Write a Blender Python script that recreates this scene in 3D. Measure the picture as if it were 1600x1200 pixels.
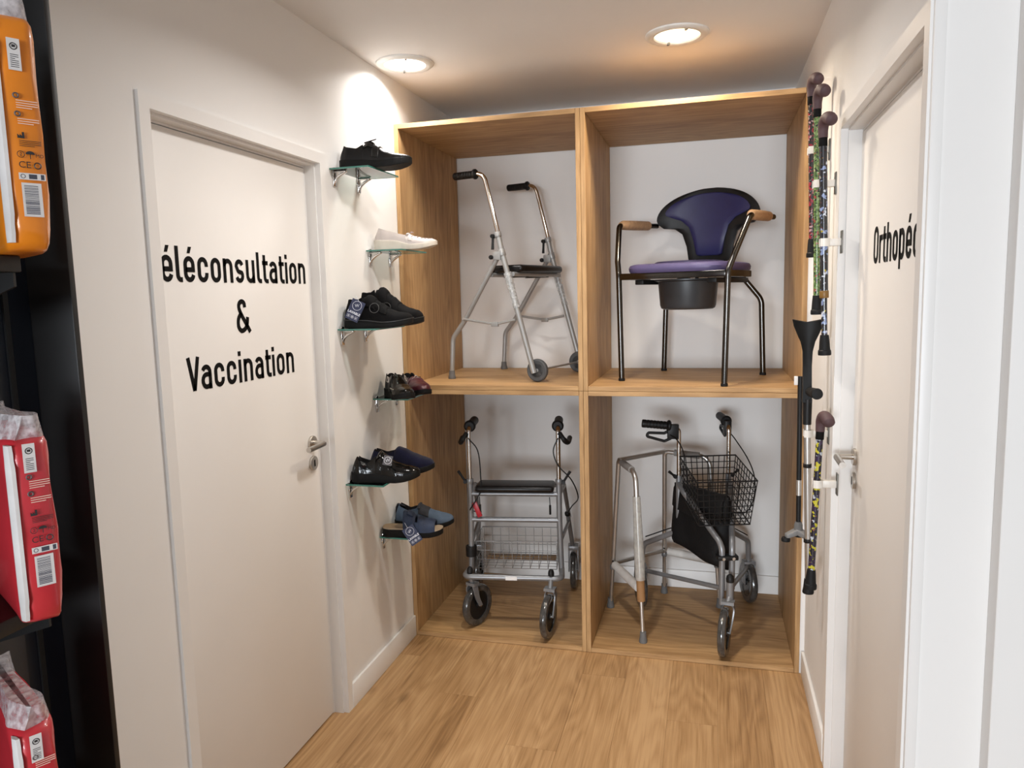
import bpy, bmesh, math, random
from mathutils import Vector, Matrix
from math import sin, cos, pi, radians, sqrt
random.seed(7)
for o in list(bpy.data.objects): bpy.data.objects.remove(o)
SC = bpy.context.scene
COL = SC.collection

# ------------------------------------------------------------------ camera, light, exposure
def make_camera():
    f, yaw, pitch, roll = 1161.09, -.2635, -.1196, -.0247
    fw = Vector((sin(yaw)*cos(pitch), cos(yaw)*cos(pitch), sin(pitch)))
    r = Vector((cos(yaw), -sin(yaw), 0)); u = r.cross(fw)
    r, u = cos(roll)*r + sin(roll)*u, -sin(roll)*r + cos(roll)*u
    cd = bpy.data.cameras.new('camera'); cd.sensor_width = 36; cd.sensor_fit = 'HORIZONTAL'
    cd.lens = f*36/1600; cd.clip_start = .02
    co = bpy.data.objects.new('camera', cd); COL.objects.link(co)
    m = Matrix((r, u, -fw)).transposed().to_4x4(); m.translation = (1.3495, -3.114, 1.5886)
    co.matrix_world = m; SC.camera = co
make_camera()

SC.view_settings.view_transform = 'Standard'; SC.view_settings.look = 'None'
SC.view_settings.gamma = 1; SC.view_settings.use_curve_mapping = False
SC.view_settings.exposure = 0.40

w = bpy.data.worlds.new('shop_light'); SC.world = w; w.use_nodes = True
w.node_tree.nodes['Background'].inputs['Color'].default_value = (.93, .96, 1.0, 1)
w.node_tree.nodes['Background'].inputs['Strength'].default_value = .36

def area(name, loc, target, sx, sy, power, color, spread=180):
    l = bpy.data.lights.new(name, 'AREA'); l.shape = 'RECTANGLE'; l.size = sx; l.size_y = sy
    l.energy = power; l.color = color; l.spread = radians(spread)
    o = bpy.data.objects.new(name, l); COL.objects.link(o); o.location = loc
    o.rotation_euler = (Vector(target)-Vector(loc)).to_track_quat('-Z', 'Y').to_euler()
area('storefront_daylight', (.25, -13.0, 1.2), (.8, 0, 1.1), 4.0, 2.3, 690, (.86, .93, 1.0))
area('shop_ceiling_light', (.9, -5.6, 2.50), (.9, -5.6, 0), 1.2, 1.2, 25, (1.0, .93, .84))

# ------------------------------------------------------------------ dimensions (metres, measured)
W, WC, H, HM, D, T = 1.711, .8238, 2.34, 1.1726, .79, .0205
ZC, XR = 2.533, 1.7287
Z1, Z0 = HM+T, T

# ------------------------------------------------------------------ materials
MATS = {}
def nd(nt, t, x=0, **k):
    n = nt.nodes.new(t)
    for a, b in k.items(): setattr(n, a, b)
    return n
def mat(name, col, rough=.5, metal=0, var=.06, scale=30, bump=0, bscale=200, spec=.5, coat=0, sheen=0, stretch=(1, 1, 1), emit=0):
    if name in MATS: return MATS[name]
    m = bpy.data.materials.new(name); m.use_nodes = True; nt = m.node_tree; b = nt.nodes['Principled BSDF']
    tc = nd(nt, 'ShaderNodeTexCoord'); mp = nd(nt, 'ShaderNodeMapping'); mp.inputs['Scale'].default_value = stretch
    nt.links.new(tc.outputs['Object'], mp.inputs['Vector'])
    nz = nd(nt, 'ShaderNodeTexNoise'); nz.inputs['Scale'].default_value = scale; nz.inputs['Detail'].default_value = 4
    nt.links.new(mp.outputs['Vector'], nz.inputs['Vector'])
    rp = nd(nt, 'ShaderNodeValToRGB')
    rp.color_ramp.elements[0].position = .3; rp.color_ramp.elements[1].position = .7
    rp.color_ramp.elements[0].color = tuple(max(0, c*(1-var)) for c in col)+(1,)
    rp.color_ramp.elements[1].color = tuple(min(1, c*(1+var)) for c in col)+(1,)
    nt.links.new(nz.outputs['Fac'], rp.inputs['Fac']); nt.links.new(rp.outputs['Color'], b.inputs['Base Color'])
    b.inputs['Roughness'].default_value = rough; b.inputs['Metallic'].default_value = metal
    b.inputs['Specular IOR Level'].default_value = spec; b.inputs['Coat Weight'].default_value = coat
    b.inputs['Sheen Weight'].default_value = sheen
    if emit:
        nt.links.new(rp.outputs['Color'], b.inputs['Emission Color']); b.inputs['Emission Strength'].default_value = emit
    if bump:
        n2 = nd(nt, 'ShaderNodeTexNoise'); n2.inputs['Scale'].default_value = bscale; n2.inputs['Detail'].default_value = 3
        nt.links.new(mp.outputs['Vector'], n2.inputs['Vector'])
        bp = nd(nt, 'ShaderNodeBump'); bp.inputs['Strength'].default_value = bump; bp.inputs['Distance'].default_value = .002
        nt.links.new(n2.outputs['Fac'], bp.inputs['Height']); nt.links.new(bp.outputs['Normal'], b.inputs['Normal'])
    MATS[name] = m; return m

def wood(name, axis, cols, fine=60, rough=.5, knots=True, rnd=False, sc=1.0, el=.07):
    """oak grain running along axis"""
    m = bpy.data.materials.new(name); m.use_nodes = True; nt = m.node_tree; b = nt.nodes['Principled BSDF']; L = nt.links.new
    tc = nd(nt, 'ShaderNodeTexCoord'); vec = tc.outputs['Object']
    if rnd:
        oi = nd(nt, 'ShaderNodeObjectInfo'); ml = nd(nt, 'ShaderNodeVectorMath', operation='SCALE')
        cb = nd(nt, 'ShaderNodeCombineXYZ')
        for i in range(3): L(oi.outputs['Random'], cb.inputs[i])
        L(cb.outputs[0], ml.inputs[0]); ml.inputs['Scale'].default_value = 37
        ad = nd(nt, 'ShaderNodeVectorMath', operation='ADD'); L(vec, ad.inputs[0]); L(ml.outputs[0], ad.inputs[1]); vec = ad.outputs[0]
    s = [1., 1., 1.]; s['xyz'.index(axis)] = el
    mp = nd(nt, 'ShaderNodeMapping'); mp.inputs['Scale'].default_value = s; L(vec, mp.inputs['Vector'])
    s2 = [1., 1., 1.]; s2['xyz'.index(axis)] = .16
    mp2 = nd(nt, 'ShaderNodeMapping'); mp2.inputs['Scale'].default_value = s2; L(vec, mp2.inputs['Vector'])
    # broad figure: rings distorted into cathedrals
    n0 = nd(nt, 'ShaderNodeTexNoise'); n0.inputs['Scale'].default_value = 5*sc; n0.inputs['Detail'].default_value = 2; L(mp2.outputs[0], n0.inputs['Vector'])
    mu = nd(nt, 'ShaderNodeMath', operation='MULTIPLY'); L(n0.outputs['Fac'], mu.inputs[0]); mu.inputs[1].default_value = 14
    fr = nd(nt, 'ShaderNodeMath', operation='PINGPONG'); L(mu.outputs[0], fr.inputs[0]); fr.inputs[1].default_value = .5
    n1 = nd(nt, 'ShaderNodeTexNoise'); n1.inputs['Scale'].default_value = fine*sc; n1.inputs['Detail'].default_value = 5; n1.inputs['Roughness'].default_value = .65; L(mp.outputs[0], n1.inputs['Vector'])
    n2 = nd(nt, 'ShaderNodeTexNoise'); n2.inputs['Scale'].default_value = 7*sc; n2.inputs['Detail'].default_value = 2; L(mp.outputs[0], n2.inputs['Vector'])
    a1 = nd(nt, 'ShaderNodeMath', operation='MULTIPLY_ADD'); L(fr.outputs[0], a1.inputs[0]); a1.inputs[1].default_value = .40; L(n1.outputs['Fac'], a1.inputs[2])
    a2 = nd(nt, 'ShaderNodeMath', operation='MULTIPLY_ADD'); L(n2.outputs['Fac'], a2.inputs[0]); a2.inputs[1].default_value = .7; L(a1.outputs[0], a2.inputs[2])
    mr = nd(nt, 'ShaderNodeMapRange'); L(a2.outputs[0], mr.inputs[0]); mr.inputs[1].default_value = .58; mr.inputs[2].default_value = 1.28
    fac = mr.outputs[0]
    if rnd:
        a3 = nd(nt, 'ShaderNodeMath', operation='MULTIPLY_ADD'); L(oi.outputs['Random'], a3.inputs[0]); a3.inputs[1].default_value = .24
        s3 = nd(nt, 'ShaderNodeMath', operation='SUBTRACT'); L(fac, s3.inputs[0]); s3.inputs[1].default_value = .12; L(s3.outputs[0], a3.inputs[2]); fac = a3.outputs[0]
    rp = nd(nt, 'ShaderNodeValToRGB'); cr = rp.color_ramp
    cr.elements[0].position = .05; cr.elements[0].color = cols[0]+(1,); cr.elements[1].position = .9; cr.elements[1].color = cols[2]+(1,)
    e = cr.elements.new(.45); e.color = cols[1]+(1,)
    L(fac, rp.inputs['Fac']); out = rp.outputs['Color']
    if knots:
        vo = nd(nt, 'ShaderNodeTexVoronoi'); vo.inputs['Scale'].default_value = 2.6*sc; vo.inputs['Randomness'].default_value = 1
        s3_ = [1., 1., 1.]; s3_['xyz'.index(axis)] = .45
        mp3 = nd(nt, 'ShaderNodeMapping'); mp3.inputs['Scale'].default_value = s3_; L(vec, mp3.inputs['Vector']); L(mp3.outputs[0], vo.inputs['Vector'])
        kr = nd(nt, 'ShaderNodeMapRange'); L(vo.outputs['Distance'], kr.inputs[0]); kr.inputs[1].default_value = .02; kr.inputs[2].default_value = .06; kr.inputs[3].default_value = .45; kr.inputs[4].default_value = 0
        mx = nd(nt, 'ShaderNodeMix', data_type='RGBA'); L(kr.outputs[0], mx.inputs['Factor']); L(out, mx.inputs['A']); mx.inputs['B'].default_value = tuple(c*.45 for c in cols[0])+(1,); out = mx.outputs['Result']
    L(out, b.inputs['Base Color']); b.inputs['Roughness'].default_value = rough; b.inputs['Specular IOR Level'].default_value = .35
    bp = nd(nt, 'ShaderNodeBump'); bp.inputs['Strength'].default_value = .12; bp.inputs['Distance'].default_value = .001
    L(n1.outputs['Fac'], bp.inputs['Height']); L(bp.outputs[0], b.inputs['Normal'])
    MATS[name] = m; return m

OAK = ((.27, .148, .06), (.40, .234, .10), (.54, .335, .155))
for ax in 'xyz': wood('laminate_oak_'+ax, ax, OAK, rough=.55)
wood('floor_oak', 'y', ((.27, .148, .062), (.41, .238, .106), (.54, .338, .168)), fine=150, rough=.42, rnd=True, el=.022)

def film(name, alpha, col, rough=.15, bump=.6, con=.25, nsc=90):
    """clear plastic film: mostly see-through, crinkled sheen"""
    m = bpy.data.materials.new(name); m.use_nodes = True; nt = m.node_tree; L = nt.links.new
    for n in list(nt.nodes): nt.nodes.remove(n)
    out = nd(nt, 'ShaderNodeOutputMaterial'); tr = nd(nt, 'ShaderNodeBsdfTransparent'); tr.inputs[0].default_value = (.93, .94, .94, 1)
    pb = nd(nt, 'ShaderNodeBsdfPrincipled'); pb.inputs['Base Color'].default_value = col+(1,); pb.inputs['Roughness'].default_value = rough
    nz = nd(nt, 'ShaderNodeTexNoise'); nz.inputs['Scale'].default_value = nsc; nz.inputs['Detail'].default_value = 4
    tc = nd(nt, 'ShaderNodeTexCoord'); L(tc.outputs['Object'], nz.inputs['Vector'])
    bp = nd(nt, 'ShaderNodeBump'); bp.inputs['Strength'].default_value = bump; bp.inputs['Distance'].default_value = .004
    L(nz.outputs['Fac'], bp.inputs['Height']); L(bp.outputs[0], pb.inputs['Normal'])
    mr = nd(nt, 'ShaderNodeMapRange'); L(nz.outputs['Fac'], mr.inputs[0]); mr.inputs[1].default_value = .35; mr.inputs[2].default_value = .65
    mr.inputs[3].default_value = max(0, alpha-con); mr.inputs[4].default_value = min(1, alpha+con)
    mx = nd(nt, 'ShaderNodeMixShader'); L(mr.outputs[0], mx.inputs[0]); L(tr.outputs[0], mx.inputs[1]); L(pb.outputs[0], mx.inputs[2]); L(mx.outputs[0], out.inputs[0])
    MATS[name] = m; return m
def clear_glass(name, tint, refl=.08):
    m = bpy.data.materials.new(name); m.use_nodes = True; nt = m.node_tree; L = nt.links.new
    for n in list(nt.nodes): nt.nodes.remove(n)
    out = nd(nt, 'ShaderNodeOutputMaterial'); tr = nd(nt, 'ShaderNodeBsdfTransparent'); tr.inputs[0].default_value = tint+(1,)
    gl = nd(nt, 'ShaderNodeBsdfGlossy'); gl.inputs['Roughness'].default_value = .02
    fr = nd(nt, 'ShaderNodeFresnel'); fr.inputs['IOR'].default_value = 1.5
    mx = nd(nt, 'ShaderNodeMixShader'); L(fr.outputs[0], mx.inputs[0]); L(tr.outputs[0], mx.inputs[1]); L(gl.outputs[0], mx.inputs[2]); L(mx.outputs[0], out.inputs[0])
    MATS[name] = m; return m
def speckle(name, base, spots, scale=90, rough=.25):
    """printed cane shaft: coloured blots on a dark or green ground"""
    m = bpy.data.materials.new(name); m.use_nodes = True; nt = m.node_tree; L = nt.links.new; b = nt.nodes['Principled BSDF']
    tc = nd(nt, 'ShaderNodeTexCoord'); cur = None; base_c = base+(1,)
    for i, (c, th, sc) in enumerate(spots):
        mp = nd(nt, 'ShaderNodeMapping'); mp.inputs['Location'].default_value = (i*3.1, i*1.7, i*2.3); L(tc.outputs['Object'], mp.inputs['Vector'])
        nz = nd(nt, 'ShaderNodeTexNoise'); nz.inputs['Scale'].default_value = sc; nz.inputs['Detail'].default_value = 2; L(mp.outputs[0], nz.inputs['Vector'])
        mr = nd(nt, 'ShaderNodeMapRange'); L(nz.outputs['Fac'], mr.inputs[0]); mr.inputs[1].default_value = th; mr.inputs[2].default_value = th+.03
        mx = nd(nt, 'ShaderNodeMix', data_type='RGBA'); L(mr.outputs[0], mx.inputs['Factor'])
        if cur is None: mx.inputs['A'].default_value = base_c
        else: L(cur, mx.inputs['A'])
        mx.inputs['B'].default_value = c+(1,); cur = mx.outputs['Result']
    L(cur, b.inputs['Base Color']); b.inputs['Roughness'].default_value = rough; b.inputs['Coat Weight'].default_value = .4
    MATS[name] = m; return m

WALL = mat('wall_paint', (.82, .805, .785), .75, var=.012, scale=3, bump=.05, bscale=350)
WALLB = mat('wall_paint_back', (.80, .785, .765), .75, var=.012, scale=3, bump=.05, bscale=350)
CEIL = mat('ceiling_paint', (.78, .76, .74), .8, var=.015, scale=4, bump=.06, bscale=300)
DOORP = mat('door_paint', (.82, .795, .765), .5, var=.01, scale=5)
TRIM = mat('trim_paint', (.82, .805, .785), .4, var=.01, scale=6)
BLACKTXT = mat('lettering_vinyl', (.005, .0045, .0045), .7, spec=.12)
STEEL = mat('brushed_steel', (.56, .53, .49), .33, 1, var=.08, scale=60, stretch=(1, 8, 1))
CHROME = mat('chrome', (.72, .71, .70), .12, 1, var=.02)
GREYP = mat('grey_painted_tube', (.34, .34, .335), .38, .35, var=.05)
GREYF = mat('grey_frame_tube', (.25, .255, .265), .35, .45, var=.05)
ALU = mat('anodised_aluminium', (.58, .57, .55), .34, .9, var=.05)
BCHROME = mat('dark_bronze_chrome', (.07, .066, .062), .2, 1, var=.1)
RUBBER = mat('black_rubber', (.008, .008, .0085), .6, var=.2, bump=.2, spec=.25)
BPLAST = mat('black_plastic', (.008, .008, .0085), .45, var=.15, bump=.1, spec=.3)
GRUBBER = mat('grey_rubber', (.13, .13, .13), .7, var=.1)
VINYL = mat('black_vinyl', (.006, .0055, .006), .34, var=.2, bump=.15, bscale=120, spec=.35)
film('clear_film', .35, (.75, .76, .76)); film('bubble_wrap', .62, (.55, .53, .49), .3, .5, .10, 45); film('plastic_seal', .5, (.75, .72, .74), .2, .25)
mat('tyre_film', (.05, .048, .046), .14, var=.4, scale=40, bump=.6, bscale=70, coat=.5)
clear_glass('shelf_glass', (.90, .965, .945))

# ------------------------------------------------------------------ mesh helpers
def frame_m(o, z, x=None):
    z = Vector(z).normalized()
    if x is None: x = Vector((1, 0, 0)) if abs(z.x) < .9 else Vector((0, 1, 0))
    x = Vector(x); y = z.cross(x).normalized(); x = y.cross(z)
    m = Matrix((x, y, z)).transposed().to_4x4(); m.translation = Vector(o); return m
def fillet(pts, R, n=6):
    P = [Vector(p) for p in pts]; out = [P[0]]
    for i in range(1, len(P)-1):
        r_ = R[i-1] if isinstance(R, (list, tuple)) else R
        a, b, c = P[i-1], P[i], P[i+1]; d1 = (a-b); d2 = (c-b); l1, l2 = d1.length, d2.length; d1.normalize(); d2.normalize()
        ang = d1.angle(d2)
        if ang > 3.1: out.append(b); continue
        k = min(r_/math.tan(ang/2), l1*.48, l2*.48); rr = k*math.tan(ang/2)
        ctr = b+(d1+d2).normalized()*(rr/sin(ang/2)); s = b+d1*k-ctr; e = b+d2*k-ctr
        tot = s.angle(e)
        for j in range(n+1):
            t = j/n; out.append(ctr+(s*sin((1-t)*tot)+e*sin(t*tot))/sin(tot))
    out.append(P[-1]); return out
def smoothpath(pts, n=6):
    P = [Vector(p) for p in pts]; P = [P[0]*2-P[1]]+P+[P[-1]*2-P[-2]]; out = []
    for i in range(1, len(P)-2):
        for j in range(n):
            t = j/n; a, b, c, d = P[i-1:i+3]
            out.append(.5*((2*b)+(c-a)*t+(2*a-5*b+4*c-d)*t*t+(3*b-a-3*c+d)*t**3))
    out.append(P[-2]); return out

class MB:
    def __init__(s): s.v = []; s.f = []
    def add(s, v, f):
        k = len(s.v); s.v += [Vector(p) for p in v]; s.f += [tuple(i+k for i in q) for q in f]; return s
    def box(s, x0, x1, y0, y1, z0, z1, m=None):
        v = [(x, y, z) for z in (z0, z1) for y in (y0, y1) for x in (x0, x1)]
        if m: v = [m @ Vector(p) for p in v]
        return s.add(v, [(0, 2, 3, 1), (4, 5, 7, 6), (0, 1, 5, 4), (2, 6, 7, 3), (0, 4, 6, 2), (1, 3, 7, 5)])
    def loft(s, rings, closed=True, caps=True):
        n = len(rings[0]); k = len(s.v); s.v += [Vector(p) for r in rings for p in r]
        for i in range(len(rings)-1):
            for j in range(n if closed else n-1):
                a = k+i*n+j; b = k+i*n+(j+1) % n; s.f.append((a, b, b+n, a+n))
        if caps:
            s.f.append(tuple(k+j for j in range(n))[::-1]); s.f.append(tuple(k+(len(rings)-1)*n+j for j in range(n)))
        return s
    def tube(s, pts, r, seg=12, caps=True):
        P = [Vector(p) for p in pts]; n = len(P); rs = r if isinstance(r, (list, tuple)) else [r]*n
        T_ = [(P[min(i+1, n-1)]-P[max(i-1, 0)]).normalized() for i in range(n)]
        up = Vector((0, 0, 1)) if abs(T_[0].z) < .9 else Vector((1, 0, 0))
        x = (up-T_[0]*up.dot(T_[0])).normalized(); rings = []
        for i in range(n):
            x = (x-T_[i]*x.dot(T_[i])).normalized(); y = T_[i].cross(x)
            rings.append([P[i]+(x*cos(a)+y*sin(a))*rs[i] for a in (2*pi*j/seg for j in range(seg))])
        return s.loft(rings, True, caps)
    def lathe(s, prof, m=None, seg=24):
        m = m or Matrix(); rings = [[m @ Vector((r*cos(2*pi*j/seg), r*sin(2*pi*j/seg), z)) for j in range(seg)] for r, z in prof]
        return s.loft(rings, True, True)
    def torus(s, R, r, m=None, seg=28, sub=10):
        m = m or Matrix(); k = len(s.v)
        for i in range(seg):
            a = 2*pi*i/seg
            for j in range(sub):
                b = 2*pi*j/sub; s.v.append(m @ Vector(((R+r*cos(b))*cos(a), (R+r*cos(b))*sin(a), r*sin(b))))
        for i in range(seg):
            for j in range(sub):
                s.f.append((k+i*sub+j, k+((i+1) % seg)*sub+j, k+((i+1) % seg)*sub+(j+1) % sub, k+i*sub+(j+1) % sub))
        return s
    def prism(s, poly, t, m=None):
        m = m or Matrix(); n = len(poly)
        v = [m @ Vector((p[0], p[1], 0)) for p in poly]+[m @ Vector((p[0], p[1], t)) for p in poly]
        return s.add(v, [tuple(range(n))[::-1], tuple(range(n, 2*n))]+[(i, (i+1) % n, (i+1) % n+n, i+n) for i in range(n)])
    def build(s, name, material, parent=None, smooth=35, bevel=0, bseg=2, loc=None):
        me = bpy.data.meshes.new(name); v = s.v
        me.from_pydata([tuple(p) for p in v], [], s.f)
        bm = bmesh.new(); bm.from_mesh(me); bmesh.ops.recalc_face_normals(bm, faces=bm.faces)
        if bevel:
            es = [e for e in bm.edges if len(e.link_faces) == 2 and e.calc_face_angle(0) > .5]
            bmesh.ops.bevel(bm, geom=es, offset=bevel, segments=bseg, profile=.5, affect='EDGES', clamp_overlap=True)
        bm.to_mesh(me); bm.free()
        if smooth:
            me.polygons.foreach_set('use_smooth', [True]*len(me.polygons)); me.set_sharp_from_angle(angle=radians(smooth))
        me.materials.append(MATS[material] if isinstance(material, str) else material)
        o = bpy.data.objects.new(name, me); COL.objects.link(o)
        if parent: o.parent = parent
        if loc: o.location = loc
        return o
def tag(o, label=None, cat=None, group=None, kind=None):
    if label: o['label'] = label
    if cat: o['category'] = cat
    if group: o['group'] = group
    if kind: o['kind'] = kind
    return o
def thing(name, label, cat, loc=(0, 0, 0), rz=0, group=None):
    o = bpy.data.objects.new(name, None); COL.objects.link(o); o.empty_display_size = .05
    o.location = loc; o.rotation_euler = (0, 0, radians(rz)); return tag(o, label, cat, group)
def struct(name, mb, m, label, **k): return tag(mb.build(name, m, **k), label, name.split('_')[0], kind='structure')
def shared(name, me_obj, parent, loc=None, rot=None):
    o = bpy.data.objects.new(name, me_obj.data); COL.objects.link(o); o.parent = parent
    if loc: o.location = loc
    if rot: o.rotation_euler = rot
    return o
def rbox(c, s, r, seg=3):
    """box with rounded edges as MB (bevel baked at build)"""
    return MB().box(c[0]-s[0]/2, c[0]+s[0]/2, c[1]-s[1]/2, c[1]+s[1]/2, c[2]-s[2]/2, c[2]+s[2]/2)
def text_mb(txt, size, m, t=.0004, bold=0):
    cu = bpy.data.curves.new('t', 'FONT'); cu.body = txt; cu.size = size; cu.align_x = 'CENTER'; cu.align_y = 'CENTER'; cu.resolution_u = 3; cu.offset = bold
    ob = bpy.data.objects.new('t', cu); COL.objects.link(ob); me = bpy.data.meshes.new_from_object(ob)
    mb = MB().add([m @ (p.co+Vector((0, 0, t))) for p in me.vertices], [tuple(f.vertices) for f in me.polygons])
    bpy.data.objects.remove(ob); bpy.data.curves.remove(cu); bpy.data.meshes.remove(me); return mb
def merge(a, b): return a.add(b.v, b.f)

# ------------------------------------------------------------------ stroke lettering for the doors (condensed road-sign style)
ST = .136
def arc(cx, cy, rx, ry, a0, a1, n=9): return [(cx+rx*cos(radians(a0+(a1-a0)*i/n)), cy+ry*sin(radians(a0+(a1-a0)*i/n))) for i in range(n+1)]
def stad(x0, x1, y0, y1):
    rx = (x1-x0)/2; ry = rx*1.05; c = (x0+x1)/2
    p = arc(c, y1-ry, rx, ry, 0, 180)+arc(c, y0+ry, rx, ry, 180, 360); return p+[p[0]]
def glyph(ch):
    h = ST/2; X = .735; g = {'é': 'e'}.get(ch, ch); w_ = .46
    x0, x1 = h, w_-h; rx = (x1-x0)/2; ry = rx*1.05; c = w_/2; P = []
    yt, yb = X-h, h
    if g == 'o': P = [stad(x0, x1, yb, yt)]
    elif g == 'O': w_ = .50; P = [stad(h, w_-h, h, 1-h)]
    elif g == 'n': P = [[(x0, 0), (x0, X)], arc(c, yt-ry, rx, ry, 180, 0)+[(x1, 0)]]
    elif g == 'h': P = [[(x0, 0), (x0, 1)], arc(c, yt-ry, rx, ry, 180, 0)+[(x1, 0)]]
    elif g == 'u': P = [[(x1, 0), (x1, X)], [(x0, X)]+arc(c, yb+ry, rx, ry, 180, 360)]
    elif g == 'c': P = [[(x1, yt-ry-.04)]+arc(c, yt-ry, rx, ry, 0, 180)+arc(c, yb+ry, rx, ry, 180, 360)+[(x1, yb+ry+.04)]]
    elif g == 'e': P = [[(x0, X*.48), (x1, X*.48)]+arc(c, yt-ry, rx, ry, 0, 180)+arc(c, yb+ry, rx, ry, 180, 350)]
    elif g == 's':
        w_ = .44; x1 = w_-h; c = w_/2; rx = (x1-x0)/2; r2 = (yt-yb)/4
        P = [arc(c, yt-r2, rx, r2, 15, 180)+arc(c+.0, yb+r2*2+.03, rx*.55, r2*.35, 200, 250, 3)+[(c+.06, yb+r2*1.75)]+arc(c, yb+r2, rx, r2, 40, -165)]
    elif g == 'a': P = [arc(c, yt-ry, rx, ry, 155, 0)+[(x1, 0)], [(x1, .44), (c, .44)]+arc(c, .255, rx, .185, 90, 270)+[(x1-.04, yb+.02), (x1, .17)]]
    elif g == 'l': w_ = .25; P = [[(h, 1), (h, .2)]+arc(h+.115, .2, .115, .2-h, 180, 270)+[(w_, h)]]
    elif g == 't': w_ = .31; P = [[(.11, .93), (.11, .2)]+arc(.225, .2, .115, .2-h, 180, 270)+[(w_, h)], [(0, X-h), (w_, X-h)]]
    elif g == 'i': w_ = ST; P = [[(h, 0), (h, X)], [(h, .85), (h, 1.0)]]
    elif g == 'r': w_ = .33; P = [[(h, 0), (h, X)], arc(h+.17, yt-.17, .17, .17, 180, 75)+[(w_, yt)]]
    elif g == 'p': P = [[(x0, -.22), (x0, X)], stad(x0, x1, yb, yt)]
    elif g == 'd': P = [[(x1, 0), (x1, 1)], stad(x0, x1, yb, yt)]
    elif g == 'V': w_ = .56; P = [[(.075, 1), (w_/2, .02)], [(w_-.075, 1), (w_/2, .02)]]
    elif g == '&':
        w_ = .66
        P = [[(v.x, v.y) for v in smoothpath([(a, b, 0) for a, b in [(.42, .76), (.40, .88), (.29, .935), (.17, .87), (.16, .72), (.28, .50), (.45, .27), (.62, .02)]], 5)],
             [(v.x, v.y) for v in smoothpath([(a, b, 0) for a, b in [(.24, .60), (.10, .42), (.09, .20), (.21, .075), (.38, .12), (.49, .26), (.53, .47)]], 5)]]
    return P, w_
def ribbon(mb, pts, width, m, t):
    pts = [p for i, p in enumerate(pts) if i == 0 or abs(p[0]-pts[i-1][0])+abs(p[1]-pts[i-1][1]) > 1e-7]
    n = len(pts); closed = (abs(pts[0][0]-pts[-1][0])+abs(pts[0][1]-pts[-1][1])) < 1e-6
    if closed: pts = pts[:-1]; n -= 1
    L, R_ = [], []
    for i in range(n):
        a = pts[(i-1) % n] if closed or i else None; b = pts[i]; c = pts[(i+1) % n] if closed or i < n-1 else None
        def dr(p, q): v = Vector((q[0]-p[0], q[1]-p[1])); return v.normalized()
        if a is None: d = dr(b, c); k = 1
        elif c is None: d = dr(a, b); k = 1
        else:
            d1, d2 = dr(a, b), dr(b, c); d = (d1+d2).normalized(); k = 1/max(.5, d.dot(d1))
        nx = Vector((-d.y, d.x))*width/2*k
        L.append((b[0]+nx.x, b[1]+nx.y)); R_.append((b[0]-nx.x, b[1]-nx.y))
    rings = [[m @ Vector((L[i][0], L[i][1], 0)), m @ Vector((R_[i][0], R_[i][1], 0)), m @ Vector((R_[i][0], R_[i][1], t)), m @ Vector((L[i][0], L[i][1], t))] for i in range(n)]
    if closed: rings.append(rings[0])
    mb.loft(rings, True, not closed)
def lettering(txt, width, height, m, t=.0008, gap=.125):
    """m maps x=reading direction, y=up, z=off the surface, origin at the baseline start"""
    mb = MB(); x = 0; items = []
    for ch in txt:
        P, w_ = glyph(ch); items.append((x, P)); x += w_+gap*(.2 if ch == 'V' else .6 if ch in 'tlr' else 1)
    tot = x-gap; sx = width/tot
    for x, P in items:
        for pl in P: ribbon(mb, [((x+a)*sx, b*height) for a, b in pl], ST*(sx+height)/2, m, t)
    for ch, (x, P) in zip(txt, items):
        if ch == 'é': mb.prism([((x+a)*sx, b*height) for a, b in ((.17, .815), (.285, .815), (.365, 1.0), (.235, 1.0))], t, m)
    return mb

# ------------------------------------------------------------------ the setting
# floor of oak planks running away from the camera
fl = struct('floor', MB().box(-3.2, 4.6, -6.4, .8, -.04, -.006), mat('underlay', (.10, .06, .03), .8), 'oak plank floor running up to the shelving units')
PW, PL = .182, 1.26
pm = MB().box(.0002, PW-.0002, .0002, PL-.0002, -.006, 0).build('plank', 'floor_oak', fl, bevel=.0003, bseg=1, smooth=0)
first = True; i = 0
x = -.62
while x < 2.5:
    y = .8+[.0, .52, .98, .27, .75][i % 5]
    k = 0
    while y > -4.6:
        y -= PL
        if y+PL < -4.6: break
        if first: pm.location = (x, y, 0); first = False
        else: shared('plank', pm, fl, (x, y, 0))
    x += PW; i += 1

struct('ceiling', MB().box(-3.2, 4.6, -5.2, .9, ZC, ZC+.1), CEIL, 'off-white painted ceiling above the shelving recess')
wb = struct('wall_back', MB().box(-.1, XR+.1, D, D+.1, 0, ZC), WALLB, 'white wall seen through the open-backed shelving units')
struct('baseboard_back', MB().box(0, XR, D-.012, D, 0, .115), TRIM, 'white baseboard at the back of the lower shelving units', bevel=.002)
# left wall with the door opening
Y1, Y2, ZD = -.6415, -1.5425, 2.1026
oy1, oy2, oz = Y1-.02, Y2+.02, ZD-.02
mb = MB().box(-.12, 0, oy1, .8, 0, ZC).box(-.12, 0, -2.3, oy2, 0, ZC).box(-.12, 0, oy2, oy1, oz, ZC)
struct('wall_left', mb, WALL, 'white painted wall carrying the shoe shelves and a door', smooth=0)
struct('baseboard_left', MB().box(0, .012, Y1, -.001, 0, .099), TRIM, 'white baseboard under the shoe shelves', bevel=.003)
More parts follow.
